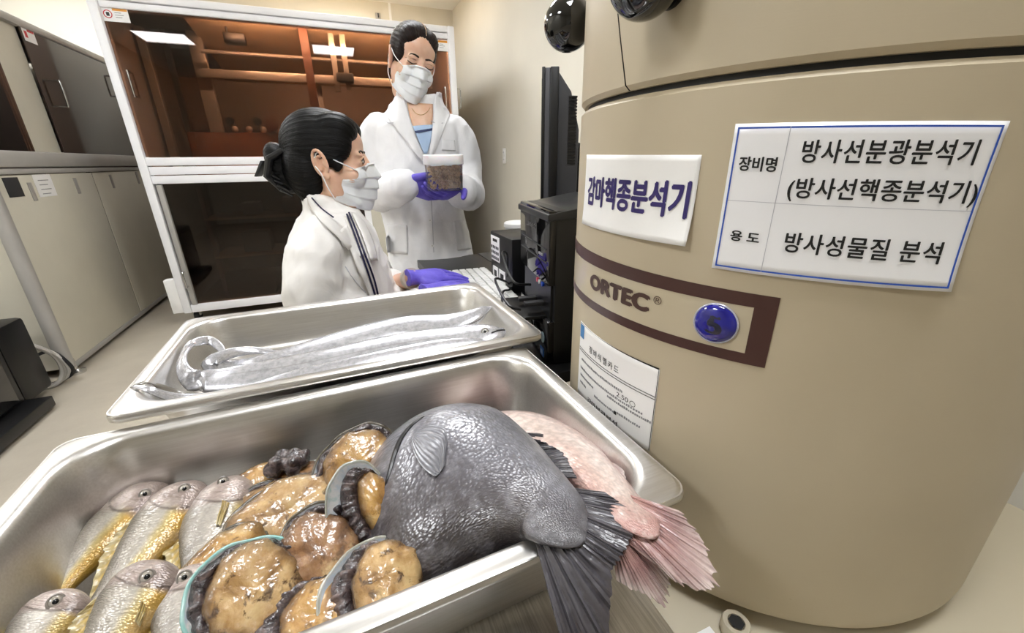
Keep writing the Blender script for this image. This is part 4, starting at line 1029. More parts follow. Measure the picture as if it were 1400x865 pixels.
def shell_mat(name, rim, rim2):
    t = NT(name); X, Y, Z = t.sep(t.coord('Attr')); co = t.coord(); n1 = t.noise(co, 60, 5, .6, .8)
    inn = t.ramp(n1, [(.3, '8fb2ae'), (.45, 'd9d6d4'), (.6, 'b8c6d0'), (.75, 'd8b9c0')]); out = t.ramp(n1, [(.3, '2f2a22'), (.55, '5a5240'), (.75, '7d8a78')])
    rimc = t.ramp(n1, [(.3, rim), (.7, rim2)])
    c = t.mix(t.ramp(X, [(.52, (0, 0, 0, 1)), (.56, (1, 1, 1, 1))]), out, inn); c = t.mix(t.ramp(Y, [(.55, (0, 0, 0, 1)), (.8, (1, 1, 1, 1))]), c, rimc)
    return wet(t, c, n1, .5, .22, bdist=.002, coat=.5)
SHELL = [shell_mat('abalone_shell_teal', '6fb0ab', 'a9c4bd'), shell_mat('abalone_shell_dark', '2b261f', '6a6152'), shell_mat('abalone_shell_grey', '77817a', 'b5b0a2')]
def abalone(label, u, v, z, a, b, rot, tilt, fm=0, sm=1, off=(0, 0), fs=(.8, .8), dome=.4, seed=1, gaps=0.9):
    """rot: direction of the long axis in the picture (deg, clockwise from right); tilt 0 lies flat facing up, 1 faces the viewer;
    off: foot shifted inside the shell (fractions of a, b)"""
    rr = random.Random(seed); c = onz(u, v, z)
    n_ = (UPV*(1-tilt)+tocam(c)*tilt).normalized() if not isinstance(tilt, Vector) else tilt.normalized()
    q = math.radians(rot); dx = CR*math.cos(q)-CU*math.sin(q)
    x_ = (dx-n_*dx.dot(n_)).normalized(); y_ = n_.cross(x_); M = frame_m(c, x_, y_, n_)
    R = thing('abalone', label, 'abalone', tuple(c), group='abalones in the near tray')
    ph = [rr.uniform(0, 6.28) for _ in range(8)]
    def rim(t): return 1+.05*math.sin(2*t+ph[0])+.03*math.sin(3*t+ph[1])+.012*math.sin(9*t+ph[2])
    NA = 56
    # shell: outer bowl then inner bowl
    rings = []; cs = []
    for k, (f, zz, ins, rm) in enumerate(((.05, -.62, 0, 0), (.35, -.57, 0, 0), (.65, -.42, 0, 0), (.88, -.2, 0, 0), (1.0, -.02, 0, .5), (1.035, .05, .3, 1), (1.0, .075, 1, 1), (.96, .03, 1, .6), (.85, -.14, 1, 0), (.6, -.3, 1, 0), (.3, -.38, 1, 0), (.05, -.4, 1, 0))):
        ring = []; cc = []
        for j in range(NA):
            t = 2*PI*j/NA; r_ = rim(t)
            ring.append(M @ V(a*f*r_*math.cos(t), b*f*r_*math.sin(t), b*zz*.8+b*.04*math.sin(5*t+ph[3])*f)); cc.append((ins, rm, t))
        rings.append(ring); cs.append(cc)
    g = G(); g.loft(rings, coords=cs); mk('shell', g, SHELL[sm], R, smooth=180)
    # foot
    rings = []; ox, oy = off[0]*a, off[1]*b
    fc = []
    prof = [(.78, -.3), (.95, -.12), (1.03, .05), (1.02, .16), (.95, .25), (.8, .33), (.6, .38), (.38, .41), (.18, .42), (.03, .42)]
    for f, zz in prof:
        ring = []
        for j in range(NA):
            t = 2*PI*j/NA; r_ = 1+.05*math.sin(2*t+ph[4])+.035*math.sin(3*t+ph[5])+.022*math.sin(7*t+ph[6])*f+.012*math.sin(13*t+ph[7])*f
            lx_, ly_ = f*r_*math.cos(t), f*r_*math.sin(t)
            hz_ = b*dome*(zz+.085*mnoise.noise(V(lx_*2.2, ly_*2.2, seed*7.1))+.04*mnoise.noise(V(lx_*6, ly_*6, seed*3.3)))/.42
            ring.append(M @ V(ox+a*fs[0]*lx_, oy+b*fs[1]*ly_, hz_)); fc.append((f if zz > 0 else 1.1, t, 1))
        rings.append(ring)
    g = G(); g.loft(rings); g.c = fc; mk('foot', g, FOOT[fm], R, smooth=180)
    # ruffled dark mantle: a frilled sheet between foot and shell rim
    rings = []; NM_ = 140
    for j in range(NM_):
        t = 2*PI*j/NM_; r_ = rim(t); row = []
        for i in range(9):
            f = i/8; w1 = mnoise.noise(V(math.cos(t)*3.2, math.sin(t)*3.2, seed*2.3+f)); w2 = mnoise.noise(V(math.cos(t)*8, math.sin(t)*8, seed*4.9+f*1.5))
            k1 = lerp(.96, 1.0, f); rad_x = lerp(fs[0]*.9, min(.97, fs[0]*1.0+.17), f)*r_; rad_y = lerp(fs[1]*.9, min(.97, fs[1]+.17), f)*r_
            px_ = ox*(1-f*.7)+a*rad_x*math.cos(t)*(1+.02*w2); py_ = oy*(1-f*.7)+b*rad_y*math.sin(t)*(1+.02*w2)
            row.append(M @ V(px_, py_, b*(.12*math.sin(PI*f)*gaps+.03+f*(.10*w1+.14*w2)*gaps)))
        for i in range(8, -1, -1): row.append(row[i]-n_*.0015)
        rings.append(row)
    g = G(); g.loft(rings, wrap=True); mk('mantle', g, m_mant, R, smooth=180)
    return R, M
abalone('golden abalone foot at the back of the pile touching the silver croaker', 358, 672, .822, .037, .030, -30, .55, 0, 1, (0, 0), (.96, .94), .45, 2, .5)
R, M = abalone('abalone showing dark wrinkled innards beside the tray wall', 408, 648, .836, .036, .022, -28, V(-.1, .1, 1), 1, 2, (.0, 0), (.8, .6), .4, 3)
g = G()
rr_ = random.Random(5)
for i in range(16): g.ball(M @ V(rr_.uniform(-.022, .014), rr_.uniform(-.010, .012), .012+rr_.uniform(0, .010)), rr_.uniform(.005, .009), 10, 8)
mk('innards', fuse(g, .0018, 3), m_mant, R, smooth=180)
abalone('large golden abalone propped up facing out below the tray wall', 486, 634, .856, .043, .036, -50, .85, 0, 1, (.02, -.04), (.86, .86), .3, 4, .8)
abalone('abalone with dark curved rim tucked under the golden ones', 366, 697, .827, .038, .028, -40, .6, 2, 1, (.05, 0), (.92, .86), .4, 5)
abalone('smooth long golden abalone foot in the middle of the pile', 392, 706, .836, .052, .034, -35, .6, 2, 1, (.0, 0), (.99, .97), .5, 6, .4)
abalone('abalone tipped on its side showing pearly shell and dark fringe against the dark fish', 496, 698, .868, .041, .029, 72, V(.3, -.65, .65), 0, 2, (.05, .42), (.72, .5), .5, 7, 1.5)
abalone('golden abalone hidden behind the teal rimmed one', 302, 786, .838, .040, .029, -62, .6, 0, 1, (0, 0), (.97, .95), .45, 8, .4)
abalone('brown round abalone with dark ruffled edge on top of the pile', 440, 756, .854, .039, .033, 70, .85, 1, 1, (0, -.02), (.84, .84), .42, 9, 1.1)
abalone('abalone with broad teal shell rim and pale brown foot', 341, 808, .858, .0385, .036, -55, .9, 2, 0, (.06, -.08), (.82, .84), .38, 10, .9)
abalone('abalone half buried at the front wall with dark fringe', 420, 846, .842, .041, .027, -28, .7, 0, 2, (.25, -.05), (.66, .85), .4, 11, 1.2)
abalone('speckled abalone with pearly inner shell exposed beside the front wall', 513, 800, .850, .039, .032, -40, .72, 2, 2, (.22, -.12), (.68, .86), .8, 12, 1.1)

# ---------------------------------------------------- hairtails
def hair_mat(name, a='a9a9b0', b='d3d3d8'):
    t = NT(name); X, Y, Z = t.sep(t.coord('Attr')); n1 = t.noise(t.coord('Attr', (40, 1.2, 1)), 3, 5, .6); n2 = t.noise(t.coord(), 70, 4)
    c = t.ramp(n1, [(.3, a), (.6, b)]); c = t.mix(t.ramp(Y, [(.78, (0, 0, 0, 1)), (.97, (1, 1, 1, 1))]), c, '8d8a88')
    c = t.mix(t.ramp(t.math('ABSOLUTE', t.math('ADD', Y, .12)), [(.0, (.55, .55, .55, 1)), (.05, (0, 0, 0, 1))]), c, '9a989a')
    return wet(t, c, t.math('ADD', n1, t.math('MULTIPLY', n2, .5)), .15, .24, metal=.55, coat=.5)
m_hair_f = hair_mat('hairtail_silver'); m_hfin = fin_mat('hairtail_fin', '55524f', '99959a', '8f8b88', 60, .3, .4)
def hairtail(label, pts, hh, ww, up, eyepx=None, mouth=None, fin=(8, 70), dsign=1, finh=.5):
    """pts: (u, v, z, half height factor) snout -> tail tip"""
    st = []
    for i, p in enumerate(pts):
        n_ = Vector(p[4]) if len(p) > 4 else Vector(up)
        st.append((onz(*p[:3]), hh*p[3], hh*p[3], max(.0008, ww*min(1, p[3]*1.15)), n_*dsign))
    g, fr = fish_body(st, 110, 20, .75)
    R = thing('hairtail', label, 'fish', tuple(st[len(st)//2][0]), group='hairtails in the far tray')
    mk('body', g, m_hair_f, R, smooth=180); tr = bvh(g)
    if eyepx: eye(tr, *eyepx, .0058, R, 'c9c9c6')
    if mouth:
        q = hug(tr, mouth, .001, .0002)
        if len(q) > 3: mk('mouth', G().tube(q, .0013, 6), m_dark, R)
    a, b = fin
    rt = [fr[i][0]+fr[i][2]*fr[i][4]*.9 for i in range(a, b)]; tp = [fr[i][0]+fr[i][2]*fr[i][4]*(1+finh*math.sin(PI*(i-a+1)/(b-a+1))**.5)+fr[i][3]*.002 for i in range(a, b)]
    mk('dorsal_fin', fan(rt, tp, 90, 3, .0006, .0003, 45, .08, UPV), m_hfin, R)
    return R
hu = V(0, -.45, .9)
hairtail('silver hairtail with a raised snout against the tray corner and looped tail', [(672, 419, .893, .1), (661, 424, .891, .38), (645, 433, .884, .62), (615, 442, .874, .85), (560, 447, .866, 1), (500, 460, .862, 1.), (440, 477, .86, .95), (390, 492, .858, .85), (350, 500, .858, .7), (318, 502, .858, .55), (288, 500, .872, .42, (.2, -.8, .5)), (300, 488, .878, .34, (.2, -.8, .5)), (330, 480, .876, .28, (.1, -.8, .6)), (365, 480, .87, .2), (402, 488, .866, .1)], .027, .0085, hu, fin=(10, 60))
hairtail('silver hairtail with open toothy jaw in the middle of the tray', [(690, 451, .893, .16), (679, 455, .892, .5), (660, 459, .888, .8), (625, 466, .88, 1.0), (560, 475, .872, 1.05), (500, 487, .870, 1.05), (440, 500, .869, 1.), (380, 511, .868, .92), (325, 518, .868, .8), (285, 521, .868, .65), (262, 518, .878, .5, (-.6, -.5, .6)), (250, 505, .889, .36, (-.3, -.9, .3)), (250, 488, .896, .3, (-.3, -.9, .3)), (262, 471, .898, .26, (-.1, -.9, .4)), (284, 465, .892, .24, (.1, -.8, .5)), (300, 474, .884, .2, (.2, -.8, .5)), (308, 488, .874, .1, (.2, -.8, .5))], .030, .010, hu, (663, 453), [(690, 451), (680, 452), (672, 455)], fin=(8, 55), finh=.3)
hairtail('hairtail lying lowest along the front wall with its tail over the rim', [(668, 470, .892, .2), (650, 472, .892, .6), (610, 478, .890, .85), (555, 489, .887, .9), (500, 501, .885, .9), (450, 512, .882, .85), (400, 523, .879, .8), (350, 537, .872, .7), (310, 543, .872, .55), (280, 546, .873, .42), (250, 545, .88, .32), (225, 540, .892, .24), (203, 532, .903, .18), (182, 528, .905, .1)], .022, .008, V(0, -.6, .8), fin=(6, 80), dsign=1, finh=.6)
# split pale fin rays of the torn tail in the corner
R = thing('hairtail_scrap', 'torn brownish hairtail tail with loose fin rays in the tray corner', 'fish piece', tuple(onz(225, 545, .862)))
mk('tail_strip', G().tube(cpath([onz(262, 549, .866), onz(240, 538, .874), onz(215, 527, .89), onz(196, 523, .902), onz(180, 530, .903)], 24), [.007-.0002*i for i in range(24)], 10, flatn=(0, -.3, .9), ratio=.35), fin_mat('scrap_skin', '8c867d', '5e584f', 'b5aea5', 6), R)
for i in range(9):
    mk('fin_ray', G().tube(cpath([onz(235+i*3, 551, .862), onz(222+i*2, 543+i*.6, .87), onz(200+i*3.2, 535+i*1.4, .868)], 8), [.0007, .0006, .0006, .0005, .0005, .0004, .0004, .0003], 5), flat('b9b0a4', .4, name='fin_ray'), R)
tag(mk('tray_riser', G().box((-.21, .56, BZ+.0005), (.19, .79, .8335)), m_bench, bev=.003), 'steel riser block under the hairtail tray', 'block')
# ================================================================== PEOPLE
from mathutils import noise as mnoise
def skin_mat():
    t = NT('skin'); co = t.coord(); n1 = t.noise(co, 25, 4); n2 = t.noise(co, 400, 2)
    c = t.ramp(n1, [(.3, 'dcae93'), (.7, 'e8c1a8')])
    return t.bsdf(c, .42, bump=n2, bstr=.06, bdist=.001, Subsurface_Weight=.25, Subsurface_Radius=(.02, .008, .004), Subsurface_Scale=.4)
m_skin = skin_mat()
def hair_m(name, a, b):
    t = NT(name); X, Y, Z = t.sep(t.coord('Attr'))
    v = t.n('ShaderNodeCombineXYZ'); t.l(t.math('MULTIPLY', X, 70), v.inputs[0]); t.l(t.math('MULTIPLY', Y, 1.5), v.inputs[1])
    n1 = t.noise(v.outputs[0], 2., 4, .6)
    return t.bsdf(t.ramp(n1, [(.3, a), (.75, b)]), .36, bump=n1, bstr=.8, bdist=.003, Specular_IOR_Level=.18)
m_hairw = hair_m('black_hair', '020202', '080707'); m_hairs = hair_m('dark_brown_hair', '0a0605', '2a1a15')
def cloth(name, col, var='e3e3e6', scale=9):
    t = NT(name); co = t.coord(); a = t.noise(co, scale, 4, .55, .6); w_ = t.noise(co, 900, 2)
    return t.bsdf(t.ramp(a, [(.25, var), (.7, col)]), .8, bump=t.math('ADD', t.math('MULTIPLY', a, 3), t.math('MULTIPLY', w_, .12)), bstr=.35, bdist=.006, Sheen_Weight=.15)
m_coat = cloth('white_lab_coat', 'f4f4f6'); m_coat2 = cloth('white_lab_coat_seated', 'f4f2f0', 'e6e3e0')
m_glove = NT('purple_nitrile'); m_glove = m_glove.bsdf(m_glove.ramp(m_glove.noise(m_glove.coord(), 40, 4), [(.3, '5a4cc0'), (.7, '6f61d6')]), .45, bump=m_glove.noise(m_glove.coord(), 130, 4, .6, .8), bstr=.5, bdist=.003)
def maskm():
    t = NT('mask_fabric'); co = t.coord(); n1 = t.noise(co, 700, 2); n2 = t.noise(co, 20, 3)
    return t.bsdf(t.ramp(n2, [(.3, 'eeeef0'), (.7, 'f8f8f9')]), .75, bump=n1, bstr=.1, bdist=.001, Subsurface_Weight=.1)
m_mask = maskm()
m_trous = flat('23252c', .8, name='dark_trousers'); m_shoe = flat('e5e4e2', .5, name='white_shoe')
m_brow = flat('2a1c17', .7, name='eyebrow'); m_lash = flat('120c0b', .6, name='lash'); m_eyew = flat('ece8e4', .15, name='eye_white'); m_iris = flat('2a1710', .08, name='iris')

def wrinkle(g, amp, sc, stretch=(1, 1, .45), fn=None):
    """cloth folds pushed into the surface along its normals"""
    nm = [V(0, 0, 0) for _ in g.v]
    for f in g.f:
        p = [g.v[i] for i in f]; n_ = (p[1]-p[0]).cross(p[-1]-p[0])
        for i in f: nm[i] += n_
    for i, p in enumerate(g.v):
        n_ = nm[i]
        if n_.length < 1e-14: continue
        q = V(p.x*stretch[0], p.y*stretch[1], p.z*stretch[2])*sc
        d = 1-abs(mnoise.noise(q))*2.2; d2 = mnoise.noise(q*2.3+V(5, 1, 2))
        k_ = amp*(fn(p) if fn else 1)
        g.v[i] = p+n_.normalized()*(k_*(d*.6+d2*.35))
    return g

def head_geo():
    g = G()
    g.ball((0, .012, .035), (.073, .092, .083), 32, 20)
    g.ball((0, -.028, -.03), (.0615, .058, .085), 28, 18)
    g.ball((0, -.035, .045), (.062, .045, .05), 24, 14)
    for s in (-1, 1):
        g.ball((s*.036, -.052, -.032), (.028, .028, .03), 18, 12)
        g.tube([(s*.055, .0, -.03), (s*.05, -.01, -.065), (s*.03, -.045, -.098), (0, -.065, -.104)], [.022, .022, .02, .018], 12, round_ends=True)
        g.ball((s*.033, -.071, .004), (.019, .012, .012), 16, 10)
        g.ball((s*.034, -.074, .022), (.024, .010, .007), 16, 10)
    g.tube([(0, -.082, .018), (0, -.092, -.005), (0, -.103, -.03)], [.007, .009, .012], 12, round_ends=True)
    g.ball((0, -.082, -.062), (.024, .012, .012), 16, 10); g.ball((0, -.072, -.1), (.02, .016, .015), 16, 10)
    g.tube([(0, .026, -.03), (0, .028, -.07), (0, .032, -.10)], [.05, .047, .047], 20, round_ends=True)
    return g
def ear_geo(s):
    g = G(); M = Matrix.Rotation(math.radians(-14), 3, 'X') @ Matrix.Rotation(s*math.radians(22), 3, 'Z')
    c = V(s*.0745, .012, -.004)
    # helix ring + bowl + lobe
    pts = [c+M @ V(s*(.006+.003*math.sin(q)), .017*math.cos(q)+.001, .031*math.sin(q)+.002) for q in [2*PI*i/18 for i in range(19)]]
    g.tube(pts, .0042, 8); g.ball(c+M @ V(-s*.0005, 0, 0), (.005, .0155, .028), 14, 10, M)
    g.ball(c+M @ V(s*.004, -.006, -.030), (.005, .0085, .010), 12, 8, M); g.ball(c+M @ V(s*.006, -.010, .0), (.005, .005, .009), 10, 8, M)
    g.tube([c+M @ V(s*.007, .009*math.cos(q)+.0, .019*math.sin(q)) for q in [PI*(-.3+1.0*i/10) for i in range(11)]], .003, 6)
    return g
def build_head(R, M, hairmat, eyes='down', bun=False, hair_parts=None, hair_scale=(1, 1, 1)):
    """face features, mask, hair on a head whose local frame is M (forward -Y, up Z). Returns body pieces (world) for fusing"""
    hg = fuse(head_geo(), .0042, 5); tree = bvh(hg)
    def fs(x, z, off=0.):   # front surface point
        h = tree.ray_cast(V(x, -.3, z), V(0, 1, 0)); y = h[0].y if h[0] is not None else -.03
        return V(x, y-off, z)
    for s in (-1, 1):
        # eyebrow
        pts = [fs(s*x, z, .0012) for x, z in ((.012, .0280), (.020, .0300), (.029, .0315), (.039, .0300), (.046, .0268))]
        mk('eyebrow', G().tube(cpath(pts, 12), [.0016, .0026, .003, .0031, .003, .0029, .0027, .0024, .0021, .0018, .0014, .001], 6).xf(M), m_brow, R)
        if eyes == 'down':
            up_ = [fs(s*x, z, .0012) for x, z in ((.016, .008), (.024, .0045), (.032, .003), (.041, .0045), (.049, .008))]
            mk('eyelash', G().tube(cpath(up_, 14), [.0006, .0009, .0012, .0014, .0016, .0017, .0018, .0018, .0017, .0016, .0014, .0013, .0011, .0008], 6).xf(M), m_lash, R)
            cr = [fs(s*x, z, .0004) for x, z in ((.016, .014), (.024, .0175), (.033, .0185), (.042, .0165), (.050, .012))]
            mk('eyelid_crease', G().tube(cpath(cr, 12), .0005, 5).xf(M), flat('8a5a46', .6, name='lid_crease'), R)
        else:
            c = fs(s*.030, .007); 
            ev = mk('eye', G().ball(c+V(0, .0075, 0), (.0138, .0105, .0072), 20, 12).xf(M), m_eyew, R, smooth=180)
            mk('iris', G().ball(c+V(s*.001, .0005, .0005), (.0058, .0045, .0062), 16, 10).xf(M), m_iris, ev, smooth=180)
            up_ = [fs(s*x, z, .001) for x, z in ((.015, .006), (.022, .0125), (.031, .0148), (.039, .012), (.0445, .007))]
            mk('eyelash', G().tube(cpath(up_, 14), [.0006, .001, .0014, .0017, .002, .002, .002, .002, .0019, .0018, .0017, .0015, .0012, .0008], 6).xf(M), m_lash, R)
            lo_ = [fs(s*x, z, .0005) for x, z in ((.017, .004), (.024, -.0005), (.031, -.0015), (.038, .001), (.043, .004))]
            mk('lower_lid', G().tube(cpath(lo_, 12), .0006, 5).xf(M), flat('7a4c3c', .6, name='lower_lid'), R)
            lid = [fs(s*x, z, -.001) for x, z in ((.015, .009), (.023, .0165), (.031, .0188), (.039, .016), (.045, .010))]
            mk('eyelid', G().tube(cpath(lid, 12), .0028, 6).xf(M), m_skin, R, smooth=180)
    # mask: pleated sheet, tented over nose and chin
    def mp(u, v):
        x = lerp(-1, 1, u)*(.066-.010*abs(v-.5)*2*(1 if v > .5 else .3)); z = lerp(-.118, -.004, v)
        z += .010*(1-(x/.066)**2)*(sstep(.55, 1, v))-.004*(1-(x/.066)**2)*(1-sstep(0, .4, v)); z = lerp(z, lerp(-.088, -.018, v), (abs(x)/.066)**2.5)
        tent = -.112+.088*(abs(x)/.066)**1.7+.010*((v-.62)/.38)**2*(1 if v > .62 else .0)+.024*((.62-v)/.62)**2*(v < .62)
        h = tree.ray_cast(V(x, -.3, z), V(0, 1, 0)); sy = h[0].y-.006 if h[0] is not None else .02
        y = min(tent, sy); y = max(y, -.122)
        pl = .0022*(sstep(.0, .05, (v*4.2) % 1)*(1-((v*4.2) % 1)))*(1-abs(lerp(-1, 1, u))**4)*2
        return V(x, y-pl, z)
    mg = G().grid(mp, 40, 48, .0009).xf(M); ms = mk('face_mask', mg, m_mask, R, smooth=60, label='white pleated face mask')
    wire = G().tube([M @ (mp(i/20, .975)+V(0, -.0012, 0)) for i in range(3, 18)], .0011, 6); mk('nose_wire', wire, m_mask, ms)
    for s in (-1, 1):
        u = 0 if s < 0 else 1
        for v, ez in ((.97, .022), (.03, -.026)):
            a = mp(u, v); b = V(s*.080, .016, ez)
            mid = (a+b)/2+V(s*.008, 0, 0)
            mk('ear_loop', G().tube([M @ p for p in cpath([a, mid, b, V(s*.078, .028, ez*.4)], 14)], .0013, 6), m_mask, ms)
    for s in (-1, 1): mk('ear', fuse(ear_geo(s), .0022, 2).xf(M), m_skin, R, smooth=180)
    hg.xf(M); return hg, tree
def hair_shell(R, pieces, M, mat, name='hair', voxel=.004, ridge=.0014, seed=0, center=(0, .02, .03), smooth=4):
    g = fuse(pieces, voxel, smooth)
    c = Vector(center)
    for i, p in enumerate(g.v):
        d = (p-c); az = math.atan2(d.x, d.z+.02); el = d.y
        r = ridge*(math.sin(az*46+math.sin(el*40)*1.2)+.6*math.sin(az*83+el*30))
        g.v[i] = p+d.normalized()*r*.5
        g.c[i] = (az/3.2+.013, el*6, .5)
    g.c[0] = (.5, .5, .5)
    return mk(name, g.xf(M), mat, R, smooth=180)
def hand_geo(wrist, fdir, back, side, curls, spread=.0, thumb=(.55, .8, -.25), tcurl=.3, sc=1.0, cuff=.05):
    """back: back-of-hand normal; side: +1 thumb on the +y local side. curls: 4 angles (rad) per finger"""
    x_ = Vector(fdir).normalized(); z_ = Vector(back); z_ = (z_-x_*z_.dot(x_)).normalized(); y_ = z_.cross(x_)*side
    M = Matrix((x_, y_, z_)).transposed(); W0 = Vector(wrist)
    T = lambda p: W0+M @ (Vector(p)*sc)
    g = G(); rings = []
    for x, wy, wz, cy in ((-cuff, .031, .028, 0), (-.02, .028, .024, 0), (.0, .027, .020, 0), (.025, .034, .018, .002), (.055, .041, .0165, .002), (.08, .042, .014, .0), (.095, .036, .010, 0)):
        rings.append([T((x, cy+wy*math.cos(q), wz*math.sin(q))) for q in [2*PI*i/18 for i in range(18)]])
    g.loft(rings)
    for k, (y0, L_, r0) in enumerate(((.030, .070, .0090), (.0105, .078, .0092), (-.010, .073, .0088), (-.029, .057, .0078))):
        p = V(.078, y0, .0); d_ = V(1, spread*(1.5-k), 0).normalized(); c = curls[k]; pts = [p]; a = c*.5
        for seg, fr_ in ((.4, 0), (.32, 1), (.28, 1)):
            for h in (0, 1):
                dd = V(d_.x*math.cos(a), d_.y, -math.sin(a)); p = p+dd*(L_+.015)*seg/2; pts.append(p); a += c*.5
        g.tube([T(q) for q in pts], [r0*sc*f for f in (1.1, 1.05, 1.0, .97, .94, .88, .78)], 10, round_ends=True)
    p = V(.018, .024, -.004); d_ = Vector(thumb).normalized(); pts = [p]
    for i, L_ in enumerate((.025, .025, .018, .016)):
        dd = (d_+V(tcurl*i*.25, -tcurl*i*.28, 0)).normalized(); p = p+dd*L_; pts.append(p)
    g.tube([T(q) for q in pts], [r*sc for r in (.0145, .013, .0112, .0102, .0088)], 10, round_ends=True)
    return g
def patch(tree, L_, R_, off, nu=14, nv=10, th=.0018, lift=None):
    """cloth piece lying on a garment between two pixel polylines"""
    A = crom(L_, nu+1); B = crom(R_, nu+1); g = G()
    last = [None]
    def P(u, v):
        i = int(round(u*nu)); p = (1-v)*A[i]+v*B[i]; q = surf(tree, p[0], p[1], 0)
        if q is None:
            q = at(p[0], p[1], last[0]) if last[0] else None
        else: last[0] = (q-CC).dot(CF)
        o = off+(lift(u, v) if lift else 0)
        return (q if q is not None else at(p[0], p[1], 1.4))+tocam(q if q is not None else V(0, 1, 1))*o
    g.grid(P, nu, nv, th); return g
def ring_pts(c, ax, ay, rx, ry, n=36, sq=2.3):
    out = []
    for k in range(n):
        a = 2*PI*k/n; ca, sa = math.cos(a), math.sin(a)
        out.append(c+ax*rx*math.copysign(abs(ca)**(2/sq), ca)+ay*ry*math.copysign(abs(sa)**(2/sq), sa))
    return out

# ---------------------------------------------------------------- standing woman
PS = at(572, 230, 1.5); hs_ = V(-PS.x, -PS.y, 0).normalized(); rs_ = UPV.cross(hs_)
def S(u, v, o=0.): return onplane(u, v, PS+hs_*o, hs_)
base = V(PS.x, PS.y, 0)
SW = thing('person', 'standing woman in white lab coat and face mask holding a tub of seafood', 'person', tuple(base))
hc = S(564, 86, .03)
HM = Matrix.Translation(hc) @ frame_m((0, 0, 0), rs_, -hs_, UPV) @ Matrix.Rotation(math.radians(24), 4, 'Z') @ Matrix.Rotation(math.radians(11), 4, 'Y') @ Matrix.Rotation(math.radians(20), 4, 'X') @ Matrix.Scale(.90, 4)
head, htree = build_head(SW, HM, m_hairs, 'down')
# coat torso rings from silhouette
sil = [(134, 541, 600, .052), (143, 539, 601, .056), (151, 533, 605, .064), (160, 524, 614, .076), (170, 510, 626, .09), (185, 505, 630, .1), (205, 508, 627, .108), (230, 513, 624, .11), (255, 518, 624, .106), (280, 523, 629, .108), (310, 527, 636, .118), (345, 531, 645, .126), (390, 535, 657, .132), (440, 540, 672, .136)]
g = G(); rings = []
for v, a, b, dp in sil:
    p, q = S(a, v), S(b, v); c = (p+q)/2; c.z = (p.z+q.z)/2
    rings.append(ring_pts(V(c.x, c.y, c.z), rs_, -hs_, (q-p).length/2, dp))
g.loft(rings)
sL = [S(519, 178, 0), S(510, 200, .0), S(508, 232, .0), S(514, 262, .05), S(530, 262, .13), S(552, 253, .215)]
sR = [S(620, 180, 0), S(631, 202, .0), S(637, 232, .0), S(640, 260, .05), S(637, 264, .13), S(631, 262, .2)]
for sl in (sL, sR): g.tube(cpath(sl, 26), list(crom([.052, .056, .054, .056, .054, .048], 26)), 20, round_ends=True)
coat = fuse(g, .007, 5)
wrinkle(coat, .012, 9, (1, 1, .5)); wrinkle(coat, .005, 22, (1, 1, .5)); coat2 = coat
ctree = bvh(coat)
co_ = mk('lab_coat', coat, m_coat, SW, smooth=180)
# body: neck, chest, arms, legs in one skin
bg = G(); bg.merge(head)
bg.tube([HM @ V(0, .028, -.07), S(569, 140, -.01), S(572, 155, -.01), S(573, 178, 0)], [.045, .046, .055, .075], 18, round_ends=True)
bg.loft([ring_pts(S((a+b)/2, v), rs_, -hs_, (S(b, v)-S(a, v)).length/2*.8, dp*.8) for v, a, b, dp in sil[3:]])
for sl in (sL, sR): bg.tube(cpath(sl, 20), list(crom([.036, .038, .036, .034, .03, .026], 20)), 14, round_ends=True)
zc_ = S(600, 440).z
for s in (-1, 1):
    hx = base+rs_*(.05+s*.085); bg.tube([V(hx.x, hx.y, zc_+.1), V(hx.x, hx.y, .5), V(hx.x, hx.y, .09), V(hx.x, hx.y, .05)+hs_*.02], [.075, .055, .04, .035], 14, round_ends=True)
    sh = mk('shoe', fuse(G().tube([V(hx.x, hx.y, .035)-hs_*.06, V(hx.x, hx.y, .04)+hs_*.06, V(hx.x, hx.y, .03)+hs_*.14], [.036, .038, .028], 14, round_ends=True), .008, 2), m_shoe, SW)
    mk('trouser_leg', G().tube([V(hx.x, hx.y, zc_+.12), V(hx.x, hx.y, .5), V(hx.x, hx.y, .08)], [.088, .07, .06], 18), m_trous, SW)
mk('body', fuse(bg, .0045, 3), m_skin, SW, smooth=180)
# coat skirt continues to the knee
mk('coat_skirt', G().loft([ring_pts(V(c_.x, c_.y, z_), rs_, -hs_, rx, ry) for c_, z_, rx, ry in ((base+rs_*.05, zc_+.03, .178, .138), (base+rs_*.055, .62, .19, .145), (base+rs_*.055, .48, .195, .15))]), m_coat, co_, smooth=60)
# neckline, shirt, lapels
vn = patch(ctree, [(556, 140), (560, 158), (567, 178), (577, 200)], [(592, 142), (592, 158), (590, 178), (586, 200)], .004, 16, 10)
mk('neck_skin', vn, m_skin, SW, smooth=180)
mk('shirt', patch(ctree, [(564, 172), (568, 182), (574, 196), (580, 210)], [(592, 170), (591, 182), (588, 196), (584, 210)], .007, 10, 8), cloth('blue_shirt', 'bcd3ee', 'a9c4e6'), SW, smooth=180)
mk('shirt_trim', patch(ctree, [(567, 179), (568.5, 182)], [(591, 175), (591, 178)], .0095, 3, 8), flat('34406a', .6), SW, smooth=180)
lf = lambda u, v: .006*math.sin(PI*min(1, v+.15))
mk('lapel', patch(ctree, [(541, 127), (539, 142), (530, 158), (537, 170), (553, 190), (575, 219)], [(549, 125), (554, 142), (560, 160), (566, 178), (573, 198), (583, 222)], .007, 26, 10, .003, lf), m_coat, co_, smooth=180)
mk('lapel', patch(ctree, [(596, 127), (594, 144), (593, 160), (591, 178), (588, 200), (586, 220)], [(603, 129), (607, 142), (615, 155), (611, 166), (604, 184), (592, 214)], .007, 26, 10, .003, lf), m_coat, co_, smooth=180)
